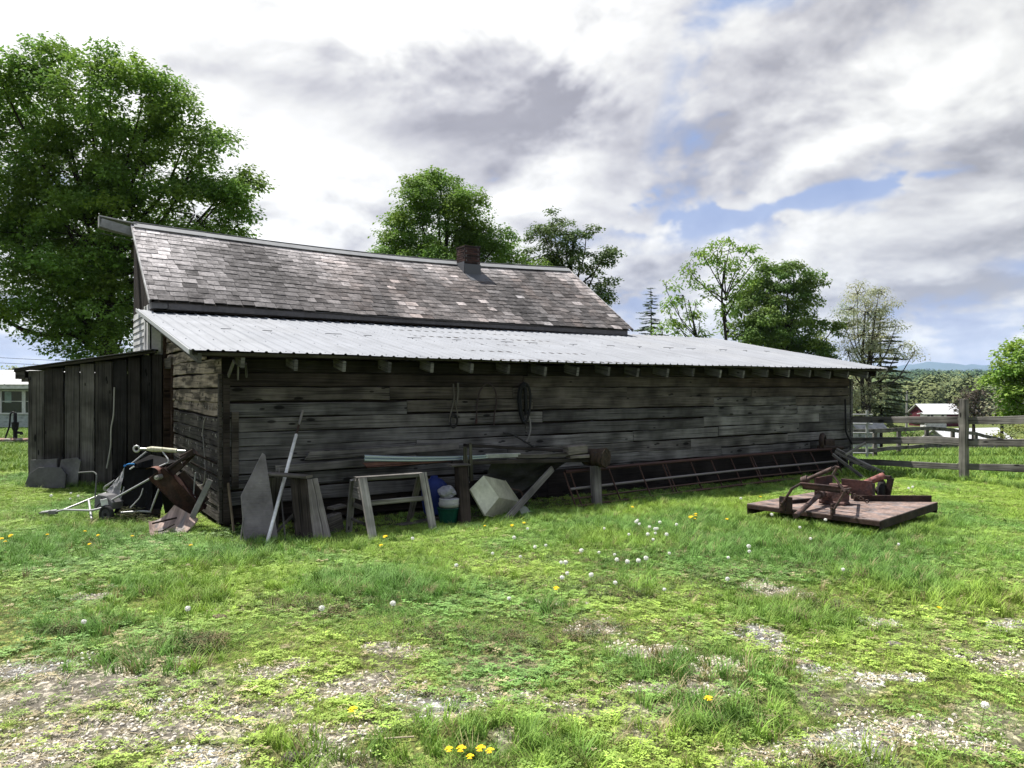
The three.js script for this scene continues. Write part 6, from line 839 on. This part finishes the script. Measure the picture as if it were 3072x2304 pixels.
  const edgeGrass = (a, b, n, wide, s0) => { for (let i = 0; i < n; i++) { const t = r(), x = lerp(a[0], b[0], t) + (r() - 0.5) * wide, d = lerp(a[1], b[1], t) + (r() - 0.5) * wide, v = 0.7 + r() * 0.6, y = r(); tall.push(mtx(x, groundY(x, d) - 0.005, -d, r() * 6.28, s0 * (0.5 + r() * 0.7), (r() - 0.5) * 0.3, (r() - 0.5) * 0.3)); tallC.push(C(v * lerp(0.13, 0.25, y), v * lerp(0.25, 0.36, y), v * 0.06)); } };
  edgeGrass([2.62, 9.02], [3.72, 7.78], 420, 0.16, 1.0); edgeGrass([3.85, 7.78], [5.2, 9.1], 380, 0.16, 0.9); edgeGrass([-3.05, 7.6], [-1.4, 7.75], 260, 0.5, 0.9); edgeGrass([-1.5, 7.9], [0.2, 9.0], 240, 0.35, 0.8); edgeGrass([0.2, 9.0], [5.4, 13.2], 500, 0.4, 0.9); edgeGrass([-7.3, 11.45], [-5.4, 11.5], 160, 0.2, 1.0); edgeGrass([-5.4, 9.2], [-3.5, 8.2], 300, 0.5, 0.8); edgeGrass([6.5, 14.3], [8.2, 11.6], 320, 0.3, 1.2);
  const wpatch = [[1.3, 7.4, 0.5, 0.6], [0.7, 6.2, 0.5, 0.2], [-1.4, 5.5, 0.4, 0.2], [1.6, 6.2, 0.4, 0.4], [-0.3, 4.9, 0.5, 0.2], [0.5, 5.0, 0.5, 0.2], [2.6, 6.6, 0.6, 0.4], [-5.1, 9.3, 0.7, 0.6], [-1.9, 4.7, 0.12, 0.1], [-2.9, 5.0, 0.15, 0.1], [0.9, 5.9, 0.3, 0.2], [1.4, 3.2, 0.2, 0.1], [2.3, 5.6, 0.3, 0.2], [-4.0, 8.5, 0.5, 0.4], [0.0, 7.0, 0.8, 0.3], [3.3, 7.3, 0.7, 0.6]];
  for (let i = 0; i < 1500; i++) { const q = wpatch[Math.floor(r() * wpatch.length)], x = q[0] + (r() + r() - 1) * q[2] * 1.5, d = q[1] + (r() + r() - 1) * q[3] * 1.6; if (inside(x, d)) continue; const v = 1.1 + r() * 0.6; stalk.push(mtx(x, groundY(x, d), -d, r() * 6.28, 0.6 + r() * 0.6)); stalkC.push(r() < 0.45 ? C(0.10 * v, 0.085 * v, 0.045 * v) : C(0.075 * v, 0.10 * v, 0.04 * v)); }
  for (let i = 0; i < 24000; i++) { const q = BARE[Math.floor(r() * BARE.length)], x = q[0] + (r() - 0.5) * 2.6 * q[2], d = q[1] + (r() - 0.5) * 2.6 * q[3], b = bareness(x, d); if (b[0] < 0.3 || d < 2.2) continue; if (r() < 0.9) { const v = 0.7 + r() * 0.7, wm = b[1] > 0.5 ? 0.97 : 0.85; peb.push(mtx(x, groundY(x, d) + 0.001, -d, r() * 6.28, 0.0025 + Math.pow(r(), 5) * 0.010, r(), r())); pebC.push(C(0.44 * v, 0.44 * v * (0.5 + wm / 2), 0.44 * v * wm * 0.94)); } else { const v = 0.7 + r() * 0.5; straw.push(mtx(x, groundY(x, d) + 0.006, -d, r() * 6.28, 0.5 + r() * 1.0, 0, (r() - 0.5) * 0.2)); strawC.push(C(0.36 * v, 0.31 * v, 0.2 * v)); } }
  const stuff = (n, g, m, L, K, label, cat) => tag(inst(n, g, m, L, scene, K), label, cat, null, 'stuff');
  stuff('short_grass', blades(11, 0.06, 0.042, 0.0032, 0.9, 1), grassMat, short, shortC, 'short yellow green turf covering the farmyard', 'grass');
  stuff('tall_grass', blades(11, 0.125, 0.04, 0.0036, 0.75, 2, 3), grassMat, tall, tallC, 'taller darker grass tufts scattered through the turf', 'grass');
  stuff('clover_leaves', clover(9, 0.012, 0.05, 3), grassMat, clov, clovC, 'low broad leaved clover and weeds in the turf', 'weeds');
  stuff('meadow_grass', blades(12, 0.22, 0.16, 0.016, 0.8, 4), grassMat, far, farC, 'longer meadow grass beyond the fence and the black shed', 'grass');
  stuff('weed_stalks', merge([clump(16, 0.017, 0.035, RNG(5), 0.5, 0.5).translate(0, 0.03, 0), blades(6, 0.075, 0.03, 0.002, 1.1, 6)]), std({ color: C(1, 1, 1), roughness: 0.9, side: THREE.DoubleSide }), stalk, stalkC, 'brown and dull green withered weeds standing in patches of the turf', 'weeds');
  stuff('dry_straws', box(0.055, 0.002, 0.003, 0, 0, 0, 0.0008), std({ color: C(1, 1, 1) }), straw, strawC, 'dry straws lying on the bare patches', 'straw');
  const pg = new THREE.IcosahedronGeometry(1, 0); pg.scale(1.2, 0.7, 1); stuff('gravel', ni(pg), std({ color: C(1, 1, 1), roughness: 0.9 }), peb, pebC, 'grey gravel on the bare patches in front', 'gravel');
  // broad weeds in the shade at the shed corner and wall foot
  const wl = [], wc = []; for (let i = 0; i < 520; i++) { const s = r() < 0.55 ? 0.05 + (r() - 0.5) * 0.5 : r() * 11, w = r() < 0.5 ? 0.1 + r() * 0.5 : 0.3 + r() * 0.9, p = toW(s, 0, w); const v = 0.7 + r() * 0.6; wl.push(mtx(p.x, groundY(p.x, -p.z) + r() * 0.03, p.z, r() * 6.28, 0.6 + r() * 0.8)); wc.push(C(0.10 * v, 0.17 * v, 0.045 * v)); }
  stuff('wall_weeds', clump(10, 0.05, 0.06, RNG(8), 0.8), grassMat, wl, wc, 'leafy weeds in the shade along the foot of the shed wall', 'weeds');

  // dandelions, one by one
  const HEADS = [[-0.94,7.27],[-0.17,6.75],[0.02,7.33],[0.16,7.85],[0.21,6.99],[0.31,7.04],[0.07,6.45],[0.6,6.64],[0.76,6.72],[0.93,7.75],[0.88,6.59],[0.88,6.45],[0.96,6.4],[1.13,7.43],[1.32,8.09],[1.28,7.92],[1.28,7.72],[1.38,7.72],[1.44,7.73],[1.43,7.56],[1.37,7.35],[1.27,7.19],[1.28,6.97],[1.51,7.85],[1.64,7.66],[1.47,7.31],[1.04,6.33],[1.1,6.31],[1.31,6.4],[0.44,6.31],[0.4,6.27],[0.42,5.84],[0.37,5.67],[0.6,5.82],[1.09,5.5],[-0.44,6.08],[-0.02,5.24],[-0.78,5.04],[0.74,5.51],[2.89,8.55],[3.34,8.19],[2.79,7.45],[2.75,7.08],[2.09,6.79],[1.8,6.4],[3.47,6.9],[2.58,5.99],[1.62,5.78],[2.11,3.43],[2.05,6.64],[-2.02,4.79],[-2.6,4.67],[-1.21,4.89],[-5.83,10.16],[-5.62,9.78],[-5.54,9.82],[-5.82,9.71],[2.91,9.77],[5.63,10.91],[5.74,11.01]];
  const FLOWERS = [[-5.01,7.68],[-4.88,7.4],[-4.95,7.45],[-4.4,7.92],[-4.11,7.63],[-3.97,7.22],[-3.74,7.57],[-4.69,7.76],[-2.98,7.13],[-1.25,7.33],[-1.26,7.63],[-0.29,8.17],[0,8.3],[0.13,8.37],[1.47,9.39],[2.12,8.88],[2.04,8.77],[0.33,5.76],[-0.26,3.16],[-0.21,3.17],[-0.13,3.18],[-0.09,3.13],[-0.17,3.11],[-0.73,3.52],[2.14,8.96],[2.05,8.77],[2.06,8.66],[0.96,3.76],[3.88,8.5],[2.9,5.22],[2.02,8.71],[2.42,8.66],[3.42,10.59]];
  const fluff = (() => { const P = [], q = RNG(70); for (let i = 0; i < 170; i++) { const u = q() * 2 - 1, a = q() * 6.283, k = Math.sqrt(1 - u * u), n = V(Math.cos(a) * k, u, Math.sin(a) * k), e = n.clone().cross(V(q() - 0.5, q() - 0.5, q() - 0.5)).normalize(), f = n.clone().cross(e), o = n.clone().multiplyScalar(0.7); for (const [x, y] of [[-1, -0.5], [1, -0.5], [0, 1]]) { const v = o.clone().addScaledVector(n, 0.1 + 0.3 * q()).addScaledVector(e, x * 0.17).addScaledVector(f, y * 0.17); P.push(v.x, v.y, v.z); } const w = o.clone().multiplyScalar(0.2); P.push(w.x, w.y, w.z, n.x + e.x * 0.05, n.y + e.y * 0.05, n.z + e.z * 0.05, n.x - e.x * 0.05, n.y - e.y * 0.05, n.z - e.z * 0.05); } const g = raw(P, new Array(P.length / 3 * 2).fill(0)); return merge([g, ni(new THREE.IcosahedronGeometry(0.2, 1))]).scale(0.0165, 0.015, 0.0165); })();
  const stemG = rod(V(0, -0.16, 0), V(0, 0, 0), 0.0022, 0.0018, 5), fl = std({ color: C(0.8, 0.8, 0.77), roughness: 1, side: THREE.DoubleSide }), sm = std({ color: C(0.2, 0.25, 0.09) }), ym = std({ color: C(0.72, 0.50, 0.02), roughness: 0.8, side: THREE.DoubleSide });
  const petals = (() => { const P = [], q = RNG(90); for (let i = 0; i < 42; i++) { const a = q() * 6.283, L = 0.4 + q() * 0.6, t = (1 - L) * 0.6, e = V(Math.cos(a), 0, Math.sin(a)), f = V(-Math.sin(a), 0, Math.cos(a)); P.push(e.x * 0.05 + f.x * 0.06, t * 0.4, e.z * 0.05 + f.z * 0.06, e.x * 0.05 - f.x * 0.06, t * 0.4, e.z * 0.05 - f.z * 0.06, e.x * L - f.x * 0.13, t + 0.1, e.z * L - f.z * 0.13, e.x * 0.05 + f.x * 0.06, t * 0.4, e.z * 0.05 + f.z * 0.06, e.x * L - f.x * 0.13, t + 0.1, e.z * L - f.z * 0.13, e.x * L + f.x * 0.13, t + 0.1, e.z * L + f.z * 0.13); } return raw(P, new Array(P.length / 3 * 2).fill(0)).scale(0.021, 0.018, 0.021); })();
  const protoH = new THREE.Group(), protoF = new THREE.Group();
  { const a = shade(new THREE.Mesh(fluff, fl)); a.name = 'seed_head'; const b = shade(new THREE.Mesh(stemG, sm)); b.name = 'stem'; protoH.add(a, b); tag(protoH, 'white dandelion seed head on a thin stem in the grass', 'dandelion', 'dandelion seed heads in the grass'); const c = shade(new THREE.Mesh(petals, ym)); c.name = 'flower_head'; const e = shade(new THREE.Mesh(stemG, sm)); e.name = 'stem'; protoF.add(c, e); tag(protoF, 'yellow dandelion flower low in the grass', 'dandelion flower', 'yellow dandelion flowers in the grass'); }
  const headLabel = (x, d) => x < -5 ? 'white dandelion seed head in the grass before the black shed' : d < 3.6 ? 'lone white dandelion seed head low in the right foreground' : x < -1 && d < 5 ? 'white dandelion seed head by the bare patches at the left foreground' : x > 5 ? 'white dandelion seed head in the grass below the board fence' : x > 2.7 && d > 8 ? 'white dandelion seed head beside the rusty mower' : d > 6.9 && x > 0.8 && x < 1.7 ? 'white dandelion seed head in the thick cluster before the pipe rack' : x > 1.7 ? 'white dandelion seed head on the turf in front of the mower' : x < -0.2 ? 'white dandelion seed head on the turf in front of the sawhorse' : 'white dandelion seed head scattered on the turf in front of the cream bin';
  const flowerLabel = (x, d) => x < -3.6 ? 'yellow dandelion flower in the turf before the lawn sweeper' : d < 3.3 ? 'yellow dandelion flower in the tall grass at the bottom edge' : x > 1.9 && x < 2.5 && d > 8.6 ? 'yellow dandelion flower in the bunch left of the mower' : x > 2.6 ? 'yellow dandelion flower near the mower' : d > 7 ? 'yellow dandelion flower at the edge of the shed shadow' : 'yellow dandelion flower alone on the open turf';
  HEADS.forEach(([x, d]) => { const o = protoH.clone(); o.name = numbered('dandelion_clock'); const h = 0.14 + r() * 0.06; o.position.set(x * (1 + (0.16 - h) * 0), groundY(x, d) + h, -d); const s = 0.7 + r() * 0.5; o.scale.setScalar(s); o.userData.label = headLabel(x, d); o.rotation.set((r() - 0.5) * 0.3, r() * 6, (r() - 0.5) * 0.3); scene.add(o); });
  FLOWERS.forEach(([x, d]) => { const o = protoF.clone(); o.name = numbered('dandelion_flower'); o.position.set(x, groundY(x, d) + 0.09 + r() * 0.02, -d); o.scale.setScalar(0.8 + r() * 0.4); o.userData.label = flowerLabel(x, d); o.rotation.set(0.25 + (r() - 0.5) * 0.4, r() * 0.6, (r() - 0.5) * 0.4); scene.add(o); });
  // odd stones lying about
  const stone = (x, d, s, label, c) => { const g = new THREE.IcosahedronGeometry(s, 2), p = g.attributes.position; for (let k = 0; k < p.count; k++) { const q = 0.75 + 0.5 * vn(p.getX(k) / s * 1.6 + 40 + x, (p.getY(k) + p.getZ(k)) / s * 1.6 + 40); p.setXYZ(k, p.getX(k) * q * 1.5, p.getY(k) * q * 0.5, p.getZ(k) * q); } g.computeVertexNormals(); const y = groundY(x, d); single('stone', ni(g).translate(x, y + s * 0.15, -d), plain(...c, { map: spotMap }), label, 'stone', [x, y, -d]); };
  stone(-2.02, 5.28, 0.045, 'flat tan stone beside a grass tuft left of centre', [0.40, 0.31, 0.22]); stone(2.36, 5.05, 0.035, 'pink pale stone nearest the big right grass clump', [0.45, 0.34, 0.28]); stone(2.35, 4.72, 0.035, 'flat white stone below the big right grass clump', [0.5, 0.47, 0.43]); stone(-0.92, 3.28, 0.04, 'dark edged stone at the very bottom left of centre', [0.2, 0.18, 0.16]); stone(1.62, 4.45, 0.03, 'tan stone at the edge of the right gravel strip', [0.42, 0.33, 0.24]);
  const sticks = [[0.02, 4.2, 0.14, 0.6, 'straight pale twig on gravel, right of the grey patch'], [-0.1, 4.24, 0.10, 2.2, 'short pale twig lying next to a longer twig on gravel'], [-0.55, 3.45, 0.22, 0.1, 'long thin twig on the bare ground near the bottom edge']];
  for (const [x, d, L, a, label] of sticks) single('twig', beam(V(x - Math.cos(a) * L / 2, groundY(x, d) + 0.016, -d + Math.sin(a) * L / 2), V(x + Math.cos(a) * L / 2, groundY(x, d) + 0.02, -d - Math.sin(a) * L / 2), 0.008, 0.008, { jitter: 0.002, step: 0.04 }), plain(0.42, 0.36, 0.26), label, 'twig', [x, groundY(x, d), -d]);
  }
renderer.render(scene, camera);
